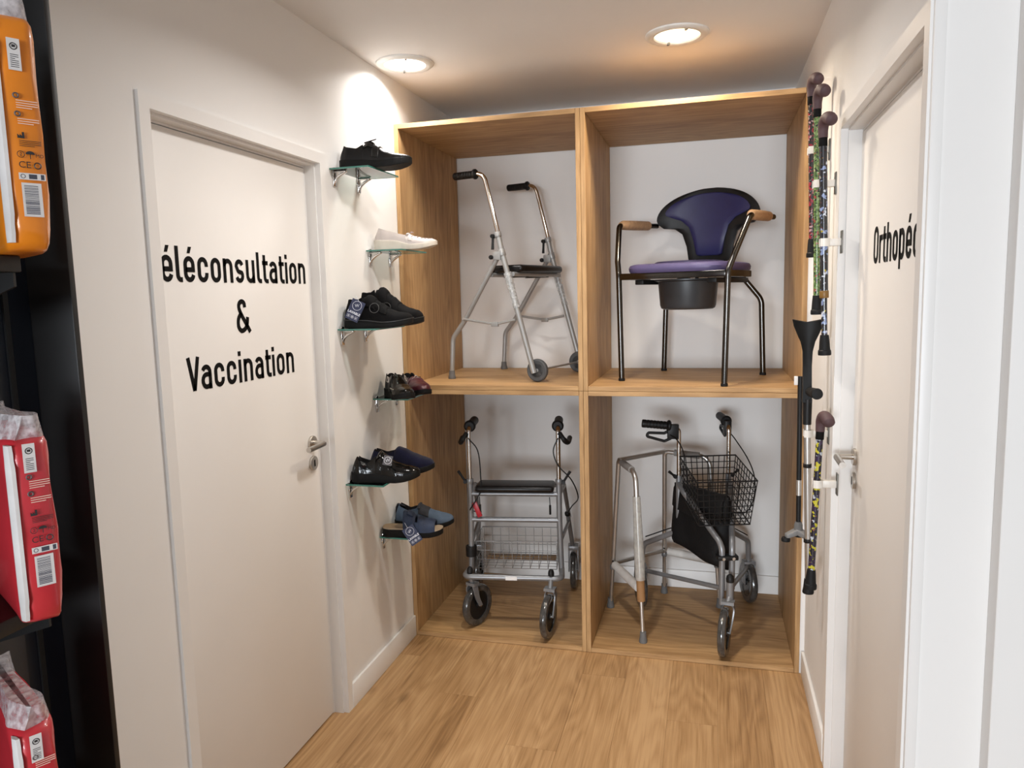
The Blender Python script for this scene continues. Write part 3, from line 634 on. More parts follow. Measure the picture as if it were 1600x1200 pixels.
# ------------------------------------------------------------------ three-wheeled rollator, lower right
def tri_rollator():
    t = thing('three_wheel_rollator', 'three-wheeled rollator with black wire basket and black fabric bag', 'rollator', (1.329, .4085, Z0), 16.5)
    TY = 'tyre_film'
    # front caster
    axd = (.9, -.43, 0); c = (-.02, -.362, .105)
    MB().tube([(.018, -.315, .22), (.018, -.315, .315)], .0155, 14).build('caster_stem', GREYF, t)
    MB().lathe([(.0001, .31), (.0165, .31), (.0175, .322), (.015, .336), (.008, .343), (.0001, .344)], Matrix.Translation((.018, -.315, 0)), 16).build('stem_cap', BPLAST, t)
    fork(t, (.018, -.315, .25), c, axd, .105, .036); wheel(t, c, axd, .105, .036, TY, BPLAST, .62)
    for s in (-1, 1):
        # side frame: front post bending back to the handle socket, then down to the rear wheel
        sf = MB().tube(fillet([(.018+s*.022, -.27, .26), (.018+s*.022, -.27, .46), (s*.108, -.04, .63), (s*.12, .025, .66)], [.07, .03], 8), .0135, 14).build('side_frame', GREYF, t, smooth=50)
        MB().tube(fillet([(s*.118, .035, .43), (s*.262, .165, .325), (s*.272, .18, .20)], .05, 7), .0135, 14).build('rear_leg', GREYF, t, smooth=50)
        MB().tube([(s*.118, .035, .70), (s*.118, .035, .44)], .0135, 14).build('handle_socket', GREYF, t, smooth=50)
        MB().tube([(.018+s*.022, -.262, .262), (s*.262, .165, .19)], .0105, 12).build('lower_bar', GREYF, t)
        MB().tube([(.018+s*.022, -.27, .31), (.018+s*.022, -.27, .19)], .0115, 12).build('front_post', GREYF, t)
        cx = s*.272
        MB().box(cx-.028, cx-.022, .155, .205, .1, .2).box(cx+.022, cx+.028, .155, .205, .1, .2).box(cx-.028, cx+.028, .155, .205, .195, .215).build('fork', GREYF, t, bevel=.002)
        wheel(t, (cx, .182, .105), (1, 0, 0), .105, .036, TY, BPLAST, .62)
        lever_knob(t, (s*.118+s*.018, .035, .695), (s*.7, -.1, .6), .04)
    MB().box(-.027, .063, -.292, -.248, .395, .415).build('clamp_plate', BPLAST, t, bevel=.003)
    for x in (-.004, .040): MB().lathe([(.0001, 0), (.007, 0), (.007, .006), (.0001, .007)], frame_m((x, -.292, .405), (0, -1, 0)), 10).build('bolt', CHROME, t)
    # handles: the left one swivelled outwards, the right one pointing back
    hl = MB().tube(fillet([(-.118, .035, .69), (-.118, .035, .925), (-.16, .04, .94)], .045, 8), .0105, 14).build('handle_tube', CHROME, t, smooth=50)
    hr = MB().tube(fillet([(.118, .035, .69), (.118, .035, .925), (.12, .08, .945)], .035, 8), .0105, 14).build('handle_tube', CHROME, t, smooth=50)
    brake_handle(hl, (-.155, .04, .938), (-1, .1, .1))
    brake_handle(hr, (.12, .075, .945), (.05, 1, .05))
    for pts in ([(-.165, .03, .90), (-.13, .0, .87), (-.10, .01, .80), (-.105, .0, .70), (-.09, -.02, .60), (-.06, -.03, .50), (-.15, .1, .42), (-.25, .17, .36)],
                [(.125, .05, .90), (.15, .02, .86), (.19, -.03, .78), (.21, -.06, .70), (.21, -.05, .60), (.19, .0, .52), (.12, .06, .50), (.13, .1, .44), (.26, .17, .35)]):
        MB().tube(smoothpath(pts, 6), .003, 6).build('brake_cable', BPLAST, t)
    # basket of black wire
    bk = MB(); r = .0022
    def rim(hx0, hx1, ya, yb, z): return [(hx0, ya, z-.05), (hx1, ya, z-.05), (hx1, yb, z), (hx0, yb, z), (hx0, ya, z-.05)]
    zt, zb = .80, .60
    def lv(k): return (-.125+.02*k, .137-.02*k, -.30+.03*k, -.01-.01*k, zt+(zb-zt)*k)
    for i in range(8):
        a = lv(i/7); bk.tube(rim(*a), .0035 if i in (0, 7) else r, 6)
    a, b = lv(0), lv(1)
    n = 10
    for i in range(n+1):
        f = i/n; xt = a[0]+(a[1]-a[0])*f; xb = b[0]+(b[1]-b[0])*f
        bk.tube([(xt, a[2], zt-.05), (xb, b[2], zb-.05), (xb, b[3], zb), (xt, a[3], zt)], r, 6)
    for i in range(1, 9):
        f = i/9; yt = a[2]+(a[3]-a[2])*f; yb = b[2]+(b[3]-b[2])*f
        q = .05*(1-f); bk.tube([(a[0], yt, zt-q), (b[0], yb, zb-q), (b[1], yb, zb-q), (a[1], yt, zt-q)], r, 6)
    bk.build('basket', BPLAST, t)
    # soft bag slung along the left side frame
    A, B = Vector((-.118, .10)), Vector((.05, -.195)); d = (B-A); nrm = Vector((-d.y, d.x)).normalized()*-1
    nu, nv = 16, 14; fr_, bk_ = [], []
    mb = MB()
    def pt(u, v, side):
        p = A+d*u; z = (.345+.305*v)-.025*u*(1-v)+.03*(1-v)*max(0, 1-u*9)+.012*sin(6*u+3*v)*(1-v)
        e = (max(0, 1-(2*u-1)**6)*max(0, 1-(2*v-1)**8))**.5
        th = side*(.006+.05*e*(1.15-.55*v)+.004*sin(9*u+5*v)*e)
        return Vector((p.x+nrm.x*th, p.y+nrm.y*th, z))
    g = [[pt(i/nu, j/nv, -1) for i in range(nu+1)] for j in range(nv+1)]; g2 = [[pt(i/nu, j/nv, 1) for i in range(nu, -1, -1)] for j in range(nv+1)]
    mb.loft([g[j]+g2[j] for j in range(nv+1)])
    bag = mb.build('bag', mat('black_nylon', (.006, .006, .0065), .65, var=.2, bump=.6, bscale=120, spec=.25), t, smooth=60)
    # stitched flap across the bag top
    mb = MB()
    def pf(u, v, side):
        q = pt(u, v, side); p = A+d*u; o_ = nrm*side*.004; return Vector((q.x+o_.x, q.y+o_.y, q.z+.004))
    mb.loft([[pf(.04+.92*i/nu, v, -1) for i in range(nu+1)]+[pf(.96-.92*i/nu, v, 1) for i in range(nu+1)] for v in (.62, .72, .82, .92, 1.0)])
    mb.build('bag_flap', mat('black_nylon_flap', (.008, .008, .0085), .55, var=.2, bump=.6, bscale=120, spec=.3), bag, smooth=60)
tri_rollator()

# ------------------------------------------------------------------ folding walking frame, lower right
def walking_frame():
    t = thing('folding_walker', 'aluminium folding walking frame partly wrapped in plastic beside the three-wheeled rollator', 'walker', (1.12, .40, Z0), 0)
    o = Vector((1.12, .40, 0)); L_ = lambda p: Vector(p)-o
    FOAM = mat('white_foam', (.62, .60, .57), .8, bump=.4, bscale=120)
    def side(p0f, p0, p1, p1f, wrap):
        # inverted U: foot, top corner, grip end, bend, foot
        f0, a, b, f1 = L_(p0f), L_(p0), L_(p1), L_(p1f)
        sd = MB().tube(fillet([f0+(a-f0)*.27, a, b, f1+(b-f1)*.27], [.02, .055], 8), .0115, 14).build('side_frame', ALU, t, smooth=50)
        for f, q in ((f0, a), (f1, b)):
            lg = MB().tube([f+(q-f)*.02, f+(q-f)*.3], .0095, 12).build('leg_extension', ALU, t)
            ring(lg, f+(q-f)*.285, q-f, .0145, .02, GREYF); foot(lg, f, (0, 0, 1), .017, h=.05)
            MB().lathe([(.0001, 0), (.004, 0), (.004, .003), (.0001, .003)], frame_m(f+(q-f)*.33+Vector((0, -.0105, 0)), (0, -1, 0)), 10).build('push_button', BLACKTXT, lg)
        h = MB().tube([a+(b-a)*.22, a+(b-a)*.78], .0165, 14).build('hand_grip', mat('grey_grip', (.22, .21, .20), .6, bump=.5, bscale=90), t)
        bl, br = f0+(a-f0)*.31, f1+(b-f1)*.31
        MB().tube([bl, br], .009, 12).build('side_bar', ALU, t)
        MB().tube([bl+(br-bl)*.08, bl+(br-bl)*.5, bl+(br-bl)*.92], [.019, .021, .02], 14).build('foam_sleeve', FOAM, t)
        if wrap:
            p = lambda k: f1+(b-f1)*k
            MB().tube([p(.37), p(.5), p(.7), p(.86)], [.022, .023, .0195, .017], 14).build('bubble_wrap', 'bubble_wrap', t)
            MB().tube([p(.245), p(.385)], .0185, 14).build('cardboard_tube', mat('cardboard_brown', (.30, .155, .06), .7), t)
        return bl, a
    b1, a1 = side((.871, .453, 0), (.929, .36, .775), (1.026, .165, .765), (1.063, .105, 0), True)
    b2, a2 = side((1.121, .688, 0), (1.13, .585, .775), (1.345, .54, .765), (1.40, .56, 0), False)
    MB().tube([a1, a2], .0115, 12).build('top_bar', ALU, t)
    MB().tube([b1, b2], .0105, 12).build('cross_bar', ALU, t)
walking_frame()

# ------------------------------------------------------------------ walking sticks on the right wall
PLUM = mat('plum_foam', (.075, .038, .042), .65, var=.12, bump=.15)
speckle('shaft_red', (.012, .008, .010), [((.28, .012, .03), .53, 85), ((.45, .26, .28), .60, 90), ((.01, .008, .01), .58, 120), ((.5, .48, .42), .66, 110)])
speckle('shaft_green', (.07, .14, .035), [((.20, .30, .10), .50, 110), ((.012, .016, .012), .57, 120), ((.30, .05, .04), .64, 90), ((.5, .5, .35), .66, 110)])
speckle('shaft_blue', (.012, .012, .016), [((.22, .28, .46), .57, 48), ((.55, .58, .66), .62, 52), ((.36, .28, .02), .67, 70), ((.18, .04, .03), .68, 140)])
speckle('shaft_yellow', (.014, .012, .022), [((.03, .015, .05), .55, 60), ((.50, .45, .03), .555, 52), ((.5, .54, .6), .63, 50), ((.25, .07, .03), .68, 120)])
def cane(label, top, bot, shaft, hand=1.0, joint=None, hd=(.22, -1)):
    top, bot = Vector(top), Vector(bot); ax = (top-bot).normalized()
    t = thing('walking_stick', label, 'walking stick', bot)
    a = top-bot
    if joint is None:
        MB().tube([ax*.05, a*.5, a], .0105, 16).build('shaft', shaft, t)
    else:
        MB().tube([a*joint, a], .0115, 16).build('shaft', shaft, t)
        MB().tube([ax*.05, a*joint], .0088, 16).build('lower_shaft', shaft, t)
        ring(t, a*(joint+.012), ax, .0135, .022, mat('joint_ring', (.20, .10, .02), .4), 'joint_ring')
    ring(t, a+ax*.002, ax, .0125, .03, BLACKTXT, 'collar')
    h = Vector((hd[0], hd[1], 0)).normalized()
    P_ = [a+ax*.012, a+ax*.030, a+ax*.046+h*.003, a+ax*.060+h*.016, a+ax*.063+h*.036, a+ax*.056+h*.056, a+ax*.049+h*.068, a+ax*.046+h*.074]
    R_ = [.0135, .014, .0155, .0165, .017, .0185, .017, .008]
    q = smoothpath(P_, 4); rr = [R_[min(int(i/4), 7)]+(R_[min(int(i/4)+1, 7)]-R_[min(int(i/4), 7)])*((i % 4)/4) for i in range(len(q))]
    MB().tube(q, [r*hand for r in rr], 16).build('handle', PLUM, t, smooth=70)
    MB().lathe([(.0001, 0), (.0185, 0), (.0195, .004), (.019, .014), (.0165, .017), (.0145, .045), (.0125, .062), (.0001, .063)], frame_m((0, 0, 0), ax), 20).build('rubber_tip', RUBBER, t)
    return t
cane('red patterned walking stick with plum handle, nearest the shelving', (1.667, -.36, 2.208), (1.681, -.36, 1.690), 'shaft_red')
cane('green patterned walking stick with plum handle, between the red and blue ones', (1.668, -.51, 2.134), (1.681, -.51, 1.500), 'shaft_green')
cane('black walking stick with pale blue flowers, nearest the right hand door', (1.668, -.66, 2.018), (1.687, -.66, 1.380), 'shaft_blue', joint=.28)
cane('black walking stick with yellow flowers, hanging low beside the door handle', (1.674, -.70, 1.137), (1.657, -.70, .645), 'shaft_yellow')

def wall_clip(label, p, plate=True, rows=1):
    """white spring clip holding a shaft at p, on a dark plate fixed to the wall"""
    x, y, z = p; t = thing('stick_clip', label, 'clip', (XR, y, z))
    MB().box(-.004, 0, -.014, .014, -.034, .034).build('wall_plate', mat('plate_grey', (.16, .155, .14), .4, .6), t, bevel=.001)
    dx = x-XR; CW = mat('clip_white', (.76, .72, .66), .4)
    MB().box(dx+.013, -.004, -.009, .009, -.011, .011).build('arm', CW, t, bevel=.002)
    pts = [(dx+.0155*cos(a), .0155*sin(a)) for a in (radians(q) for q in range(-130, 131, 20))]
    m = MB(); ri = [[Vector((px, py, -.012)), Vector((px*1.0+(px-dx)*.22, py*1.22, -.012)), Vector((px+(px-dx)*.22, py*1.22, .012)), Vector((px, py, .012))] for px, py in pts]
    m.loft(ri).build('jaw', CW, t)
wall_clip('white clip gripping the red patterned stick', (1.6712, -.36, 2.045))
wall_clip('white clip gripping the green patterned stick', (1.6725, -.51, 1.915))
wall_clip('white clip gripping the black stick with blue flowers', (1.6768, -.66, 1.722))
wall_clip('white clip gripping the silver tube of the forearm crutch', (1.662, -.5, 1.105))
wall_clip('white clip gripping the black stick with yellow flowers', (1.669, -.70, .985))

def crutch():
    t = thing('forearm_crutch', 'forearm crutch with black cuff and silver tube hanging on the wall', 'crutch', (1.660, -.5, .55))
    MB().tube([(.016, 0, .03), (0, 0, .60)], .011, 14).build('tube', ALU, t)
    MB().lathe([(.0001, 0), (.018, 0), (.019, .005), (.0165, .02), (.0135, .05), (.0001, .051)], Matrix.Translation((.016, 0, 0)), 18).build('rubber_tip', RUBBER, t)
    MB().tube([(0, 0, .585), (0, 0, .67)], [.0135, .015], 14).build('sleeve', BPLAST, t)
    # moulded black upper: stem widening into an open cuff
    rings = []
    for z, w_, y0, th in ((.66, .015, 0, .026), (.72, .0135, .004, .022), (.78, .0135, .012, .02), (.825, .0155, .02, .018), (.855, .023, .025, .016), (.88, .035, .027, .015), (.905, .0455, .028, .014), (.925, .050, .028, .013)):
        rg = []
        n = 9
        op = max(0, (z-.78)/.145)
        for k in range(n):
            a = (k/(n-1)-.5)*2; rg.append(Vector((a*w_-.002, y0-th*.5+.0-.016*op*a*a, z+.010*op*a*a)))
        for k in range(n-1, -1, -1):
            a = (k/(n-1)-.5)*2; rg.append(Vector((a*(w_-.003*op)-.002, y0+th*.5-.016*op*a*a-.002*op, z+.010*op*a*a)))
        rings.append(rg)
    MB().loft(rings).build('cuff', mat('crutch_plastic', (.006, .006, .006), .5, bump=.1, spec=.2), t, smooth=50)
    MB().lathe([(.0001, 0), (.014, 0), (.0155, .03), (.017, .09), (.0185, .105), (.017, .112), (.0001, .114)], frame_m((.004, .01, .695), (.12, -1, .05)), 18).build('hand_grip', RUBBER, t)
    for z in (.445, .185): ring(t, (.016*(1-z/.6), 0, z), (0, 0, 1), .0135, .013, BPLAST, 'strap')
crutch()
def tripod_stick():
    t = thing('tripod_stick', 'black walking stick on a wide grey foot hanging behind the crutch', 'walking stick', (1.651, -.40, .735))
    MB().tube([(0, 0, .02), (-.004, 0, .55)], .0085, 14).build('shaft', BPLAST, t)
    MB().tube([(-.001, 0, .13), (-.0015, 0, .185)], .0093, 14).build('silver_sleeve', ALU, t)
    MB().lathe([(.0001, .0), (.015, .0), (.0145, .022), (.011, .034), (.0001, .035)], None, 16).build('socket', GRUBBER, t)
    b = MB()
    for a in (200, 320, 80):
        d = Vector((cos(radians(a)), sin(radians(a)), 0)); s_ = Vector((-d.y, d.x, 0))
        b.loft([[d*0+s_*.016+Vector((0, 0, .012)), d*0-s_*.016+Vector((0, 0, .012)), d*0-s_*.016-Vector((0, 0, .01)), d*0+s_*.016-Vector((0, 0, .01))],
                [d*.045+s_*.012-Vector((0, 0, .008)), d*.045-s_*.012-Vector((0, 0, .008)), d*.045-s_*.012-Vector((0, 0, .024)), d*.045+s_*.012-Vector((0, 0, .024))]])
    b.build('base', mat('grey_base', (.20, .20, .20), .5), t, bevel=.004)
    for a in (200, 320, 80): MB().lathe([(.0001, 0), (.015, 0), (.0155, .008), (.013, .014), (.0001, .014)], Matrix.Translation((.045*cos(radians(a)), .045*sin(radians(a)), -.034)), 14).build('rubber_foot', RUBBER, t)
    MB().box(-.024, -.012, -.006, .006, .52, .55).build('label_tab', mat('tab_white', (.78, .74, .70), .5), t, bevel=.001)
tripod_stick()

# ------------------------------------------------------------------ glass shoe shelves on the left wall
clear_glass('glass_edge', (.18, .46, .40))
EDGE = mat('glass_edge_green', (.05, .20, .16), .12, var=.15, coat=.5)
SHZ = [2.062, 1.781, 1.477, 1.177, .885, .588]
SHY = [-.60, -.33, -.60, -.33, -.60, -.33]
WORD = ['top', 'second', 'third', 'fourth', 'fifth', 'lowest']
HOLD = ['the single black strap shoe', 'the single cream loafer', 'the tagged black strap slippers', 'the buckled and burgundy shoes', 'the patent and navy velvet shoes', 'the tagged sandal and grey shoe']
for i in range(6):
    t = thing('glass_shelf', '%s glass shoe shelf on chrome brackets, under %s' % (WORD[i], HOLD[i]), 'shelf', (0, SHY[i], SHZ[i]), 0, 'glass shoe shelves staggered down the wall')
    d, l = .158, .268
    gp = MB().box(.004, d-.003, .003, l-.003, -.0055, -.0005).build('glass_pane', 'shelf_glass', t, smooth=0)
    MB().box(.003, d, 0, .0029, -.006, 0).box(d-.0029, d, .003, l-.003, -.006, 0).box(.003, d, l-.0029, l, -.006, 0).build('polished_edge', EDGE, gp, smooth=0)
    for by in (.035, l-.035):
        b = MB().lathe([(.0001, 0), (.0135, 0), (.0135, .004), (.010, .006), (.0001, .006)], frame_m((0, by, -.028), (1, 0, 0)), 18)
        b.box(0, .007, by-.011, by+.011, -.062, .006)
        rings = []
        for k in range(9):
            f = k/8; x = .005+.05*f; z = -.052+.043*(f**.55)-.004; th = .010*(1-f)+.005; w_ = .0085-.002*f
            rings.append([Vector((x, by-w_, z)), Vector((x, by+w_, z)), Vector((x+.002, by+w_, z+th)), Vector((x+.002, by-w_, z+th))])
        b.loft(rings); b.box(.0, .052, by-.0085, by+.0085, -.0125, -.0065).box(0, .008, by-.0085, by+.0085, .0005, .007)
        b.build('bracket', CHROME, t, bevel=.002)

# ------------------------------------------------------------------ shoes
def lerp(tb, t):
    for (a, x), (b, y) in zip(tb, tb[1:]):
        if t <= b:
            u = (t-a)/(b-a); u = u*u*(3-2*u)*.5+u*.5; return x+(y-x)*u
    return tb[-1][1]
WID = [(0, .22), (.015, .42), (.05, .63), (.12, .76), (.3, .72), (.45, .77), (.68, 1.0), (.8, .97), (.9, .80), (.96, .56), (.99, .30), (1.0, .16)]
def shoe(name, label, loc, rz, up, sole, lining, L=.26, Wd=.092, sh=(.032, .018), opening=(.05, .44), prof=None, tip=0, sole_flare=1.05, group=None):
    t = thing(name, label, 'shoe', loc, rz, group); N = 44
    prof = prof or [(0, .055), (.03, .066), (.12, .058), (.25, .046), (.38, .062), (.46, .074), (.55, .062), (.7, .042), (.82, .031), (.92, .023), (.97, .015), (1.0, .006)]
    def base(u): return lerp([(0, sh[0]), (.35, sh[0]*.9), (.6, sh[1]), (1, sh[1])], u)+.013*max(0, (u-.62)/.38)**2
    def bot(u): return .018*max(0, (u-.62)/.38)**2+.004*max(0, 1-u/.06)
    def hw(u): return lerp(WID, u)*Wd/2
    def section(u, off=0):
        h = lerp(prof, u)+off; w_ = hw(u)+off; z0 = base(u); x = u*L
        op = opening and opening[0] < u < opening[1]
        P_ = []
        if op:
            lean = .24
            outer = [(w_*(1-lean*(k/5)**1.6), h*(k/5)) for k in range(6)]
            inner = [(w_*(1-lean)-.003, h-.001), (w_*(1-lean)-.004, h*.55), (w_*.74, .008), (0, .005)]
            half = outer+inner
        else:
            half = []
            for k in range(10):
                a = pi/2*k/9; half.append((w_*cos(a)**.75, h*sin(a)**.8))
        half = half[:10]
        k_ = .016*max(0, 1-u/.14)/max(h, .01); kb = -.004*max(0, 1-u/.1)
        for (yy, zz) in half: P_.append(Vector((x+k_*zz+kb*sin(pi*min(1, zz/h)), yy, z0+zz)))
        for (yy, zz) in half[-2::-1]: P_.append(Vector((x+k_*zz+kb*sin(pi*min(1, zz/h)), -yy, z0+zz)))
        return P_, op
    us = [0, .008, .02, .035]+[.05+.93*k/N for k in range(N+1)]+[.988, .995, 1.0]
    us = sorted(set(us+([opening[0]+.001, opening[0]-.001, opening[1]-.001, opening[1]+.001] if opening else [])))
    secs = [section(u) for u in us]
    mu, ml = MB(), MB(); n = 19
    for (a, oa), (b, ob) in zip(secs, secs[1:]):
        for j in range(n-1):
            q = [a[j], a[j+1], b[j+1], b[j]]
            inn = 5 <= j <= 12
            (ml if (oa or ob) and inn else mu).add(q, [(0, 1, 2, 3)])
    mu.add(secs[0][0], [tuple(range(n))]); mu.add(secs[-1][0], [tuple(range(n))])
    def weld(mb):
        bm = bmesh.new(); vs = [bm.verts.new(p) for p in mb.v]
        for f in mb.f:
            try: bm.faces.new([vs[i] for i in f])
            except ValueError: pass
        bmesh.ops.remove_doubles(bm, verts=bm.verts, dist=1e-5); bm.verts.index_update()
        r = MB(); r.v = [v.co.copy() for v in bm.verts]; r.f = [tuple(v.index for v in f.verts) for f in bm.faces]; bm.free(); return r
    up_o = weld(mu).build('upper', up, t, smooth=60)
    if opening: weld(ml).build('lining', lining, t, smooth=60)
    rings = []
    for u in us:
        w_ = hw(u)*sole_flare+.0015; x = (u-.5)*L*1.012+L/2; z0, z1 = bot(u), base(u)+.004; zm = (z0+z1)/2
        rings.append([Vector((x, w_*.96, z0)), Vector((x, w_, z0+.003)), Vector((x, w_*.985, zm)), Vector((x, w_, z1-.002)), Vector((x, w_*.97, z1)), Vector((x, -w_*.97, z1)), Vector((x, -w_, z1-.002)), Vector((x, -w_*.985, zm)), Vector((x, -w_, z0+.003)), Vector((x, -w_*.96, z0))])
    so = MB().loft(rings).build('sole', sole, t, smooth=50)
    # welt line
    if tip:
        rg = []
        for u in us:
            w_ = hw(u)*sole_flare+.003; x = (u-.5)*L*1.02+L/2; z1 = base(u)+.001
            rg.append([Vector((x, w_, z1)), Vector((x, w_, z1+.003)), Vector((x, -w_, z1+.003)), Vector((x, -w_, z1))])
        MB().loft(rg).build('welt', tip, so, smooth=40)
    t_ = dict(thing=t, section=section, L=L, base=base, hw=hw, prof=prof, upper=up_o); return t_
def band(S, u0, u1, j0, j1, off, material, name='strap', parent=None, skew=0, ends=0):
    """strip of upper lying proud over the instep; j counts along the arch (0..18)"""
    def arch(u, o):
        h = lerp(S['prof'], u)+o; w_ = S['hw'](u)+o; z0 = S['base'](u); return [Vector((u*S['L'], w_*cos(a)**.75 if a <= pi/2 else -w_*abs(cos(a))**.75, z0+h*abs(sin(a))**.8)) for a in (pi*k/18 for k in range(19))]
    m = 7; rings = []
    js = list(range(j0, j1+1))
    for i in range(m+1):
        top, bt = [], []
        for j in js:
            u = u0+(u1-u0)*i/m+skew*(j-9)/9
            e = off if 0 < i < m else off*.4
            top.append(arch(u, e)[j]); bt.append(arch(u, -.003)[j])
        rings.append(top+bt[::-1])
    return MB().loft(rings).build(name, material, parent or S['thing'], smooth=50)
def hang_tag(S, m, sx=.052, sy=.078):
    TG = mat('tag_navy', (.016, .022, .065), .45); WH = mat('tag_print', (.7, .72, .78), .5)
    g = MB().box(-sx/2, sx/2, -sy/2, sy/2, -.0006, 0, m).build('hang_tag', TG, S['thing'], smooth=0)
    mb = MB(); R = Matrix.Translation((0, sy*.24, .0004))
    q = m @ R; mb.torus(.017, .0007, q, 28, 4)
    merge(mb, text_mb('W', .016, m @ Matrix.Translation((0, sy*.24, .0003)) @ Matrix.Rotation(.4, 4, 'Z')))
    merge(mb, text_mb('LAVABLE', .0125, m @ Matrix.Translation((0, -sy*.13, .0003)), bold=.0004))
    for k in (-1, 0, 1):
        c = m @ Matrix.Translation((k*.015, -sy*.33, .0004))
        if k == 0: mb.torus(.0052, .0006, c, 18, 4)
        else: mb.tube([c @ Vector(p) for p in ((-.005, -.005, 0), (.005, -.005, 0), (.005, .005, 0), (-.005, .005, 0), (-.005, -.005, 0))], .0005, 4)
        mb.box(-.002, .002, -.002, .002, 0, .0002, c)
    mb.build('tag_printing', WH, g, smooth=0)
    a = m @ Vector((0, sy*.47, 0)); MB().tube([a, a+Vector((-.012, .004, .02))], .0007, 5).build('tag_string', WH, g)
BLKS = mat('black_suede', (.0045, .0043, .0046), .85, var=.3, bump=.3, spec=.12)
BLKL = mat('black_leather', (.005, .0048, .005), .42, var=.2, bump=.25, bscale=140, spec=.3)
PATENT = mat('black_patent', (.004, .004, .004), .1, var=.2, bump=.5, bscale=45, spec=.35)
SOLEB = mat('black_sole', (.005, .005, .005), .65, bump=.2, spec=.2)
LINB = mat('dark_lining', (.012, .011, .012), .8, spec=.2)
GR = 'shoes displayed on the glass shelves'
# top shelf: black shoe with strap
S = shoe('shoe', 'black closed shoe with an upturned strap, alone on the top glass shelf', (.012, -.525, SHZ[0]), 8, BLKL, SOLEB, LINB, L=.268, Wd=.098, sh=(.030, .02), opening=(.04, .36), prof=[(0, .042), (.03, .056), (.12, .050), (.26, .046), (.35, .058), (.44, .072), (.54, .062), (.68, .042), (.82, .028), (.92, .019), (.97, .013), (1, .006)], group=GR)
GLB = mat('black_strap_leather', (.006, .006, .006), .3, bump=.2, spec=.45)
band(S, .36, .52, 1, 14, .006, GLB, skew=.01); band(S, .50, .60, 5, 17, .004, GLB, skew=-.02)
MB().box(-.02, .024, -.016, .018, 0, .004, Matrix.Translation((.118, -.008, .0985)) @ Matrix.Rotation(radians(-13), 4, 'Y') @ Matrix.Rotation(.3, 4, 'X')).build('strap_end', mat('strap_black', (.005, .005, .005), .8, spec=.1), S['thing'], bevel=.0018)
# second shelf: cream loafer
CRM = mat('cream_leather', (.56, .50, .47), .45, var=.05, bump=.1); CRS = mat('cream_sole', (.60, .55, .47), .6)
S = shoe('shoe', 'cream moccasin loafer alone on the second glass shelf', (.018, -.275, SHZ[1]), 12, CRM, CRS, mat('cream_lining', (.42, .36, .31), .7), L=.255, Wd=.088, sh=(.036, .016), opening=(.035, .52), prof=[(0, .040), (.03, .052), (.12, .050), (.25, .042), (.4, .034), (.5, .036), (.56, .043), (.68, .036), (.82, .025), (.92, .018), (.97, .012), (1, .005)], group=GR)
band(S, .56, .62, 2, 16, .003, CRM, 'saddle_strap')
band(S, .52, .57, 6, 12, .007, CRM, 'tongue')
mb = MB()
for k in range(15):
    a = k/14; u = .62+.3*sin(pi*a)**.8; yy = .032*cos(pi*a); mb.tube([(u*.255-.002, yy, S['base'](u)+lerp(S['prof'], u)*.86), (u*.255+.004, yy*1.04, S['base'](u)+lerp(S['prof'], u)*.86+.0025)], .0018, 5)
mb.tube([(.147, -.006, .066), (.155, -.015, .071), (.16, -.004, .068), (.154, .008, .071), (.147, .0, .067)], .0022, 6)
mb.build('stitching', mat('cream_thread', (.36, .28, .26), .6), S['thing'])
# third shelf: pair of black strap slippers, the front one tagged
def strap_slipper(label, loc, rz, tagm=None, zs=1.0):
    pr = [(0, .058), (.03, .078), (.12, .080), (.22, .078), (.3, .088), (.4, .092), (.5, .078), (.65, .052), (.8, .036), (.92, .026), (.97, .017), (1, .006)]
    pr = [(a, b*zs) for a, b in pr]
    S = shoe('shoe', label, loc, rz, BLKS, SOLEB, LINB, L=.262, Wd=.104, sh=(.03, .02), opening=(.05, .30), prof=pr, tip=mat('welt_grey', (.03, .03, .03), .5), group=GR)
    band(S, .34, .48, 1, 15, .006, BLKS, 'strap', skew=.01); band(S, .55, .66, 1, 15, .005, BLKS, 'strap', skew=.01)
    for u in (.41,): MB().torus(.018, .0012, Matrix.Translation((.13, -.045, .075)) @ Matrix.Rotation(radians(80), 4, 'X'), 20, 5).build('stitched_patch', mat('grey_stitch', (.06, .06, .06), .6), S['thing'])
    if tagm: hang_tag(S, tagm)
    return S
strap_slipper('black suede strap slipper behind the tagged one on the third glass shelf', (.010, -.425, SHZ[2]), 2, None, 1.32)
tm = frame_m((.062, -.0635, .068), (.10, -1, .12), (1, .1, .08)) @ Matrix.Rotation(radians(-30), 4, 'Z')
strap_slipper('black suede strap slipper with a navy hang tag on the third glass shelf', (.008, -.54, SHZ[2]), 6, tm)
# fourth shelf: two shoes turned towards the room
SILV = mat('silver_metal', (.7, .68, .65), .15, 1)
S = shoe('shoe', 'black patent shoe with a silver buckle on the fourth glass shelf', (.028, -.212, SHZ[3]), -48, PATENT, SOLEB, LINB, L=.235, Wd=.086, sh=(.03, .018), opening=(.04, .46), group=GR)
band(S, .34, .44, 0, 18, .003, PATENT, 'strap')
MB().tube([(.085, .036, .088), (.105, .036, .085), (.105, .040, .066), (.085, .040, .069), (.085, .036, .088)], .0018, 6).tube([(.085, -.036, .088), (.105, -.036, .085), (.105, -.040, .066), (.085, -.040, .069), (.085, -.036, .088)], .0018, 6).build('buckle', SILV, S['thing'])
MB().tube(smoothpath([(.13, -.041, .045), (.155, -.044, .045), (.18, -.042, .043)], 3), .0022, 6).build('silver_trim', SILV, S['thing'])
BURG = mat('burgundy_leather', (.055, .006, .012), .4, var=.2, bump=.3)
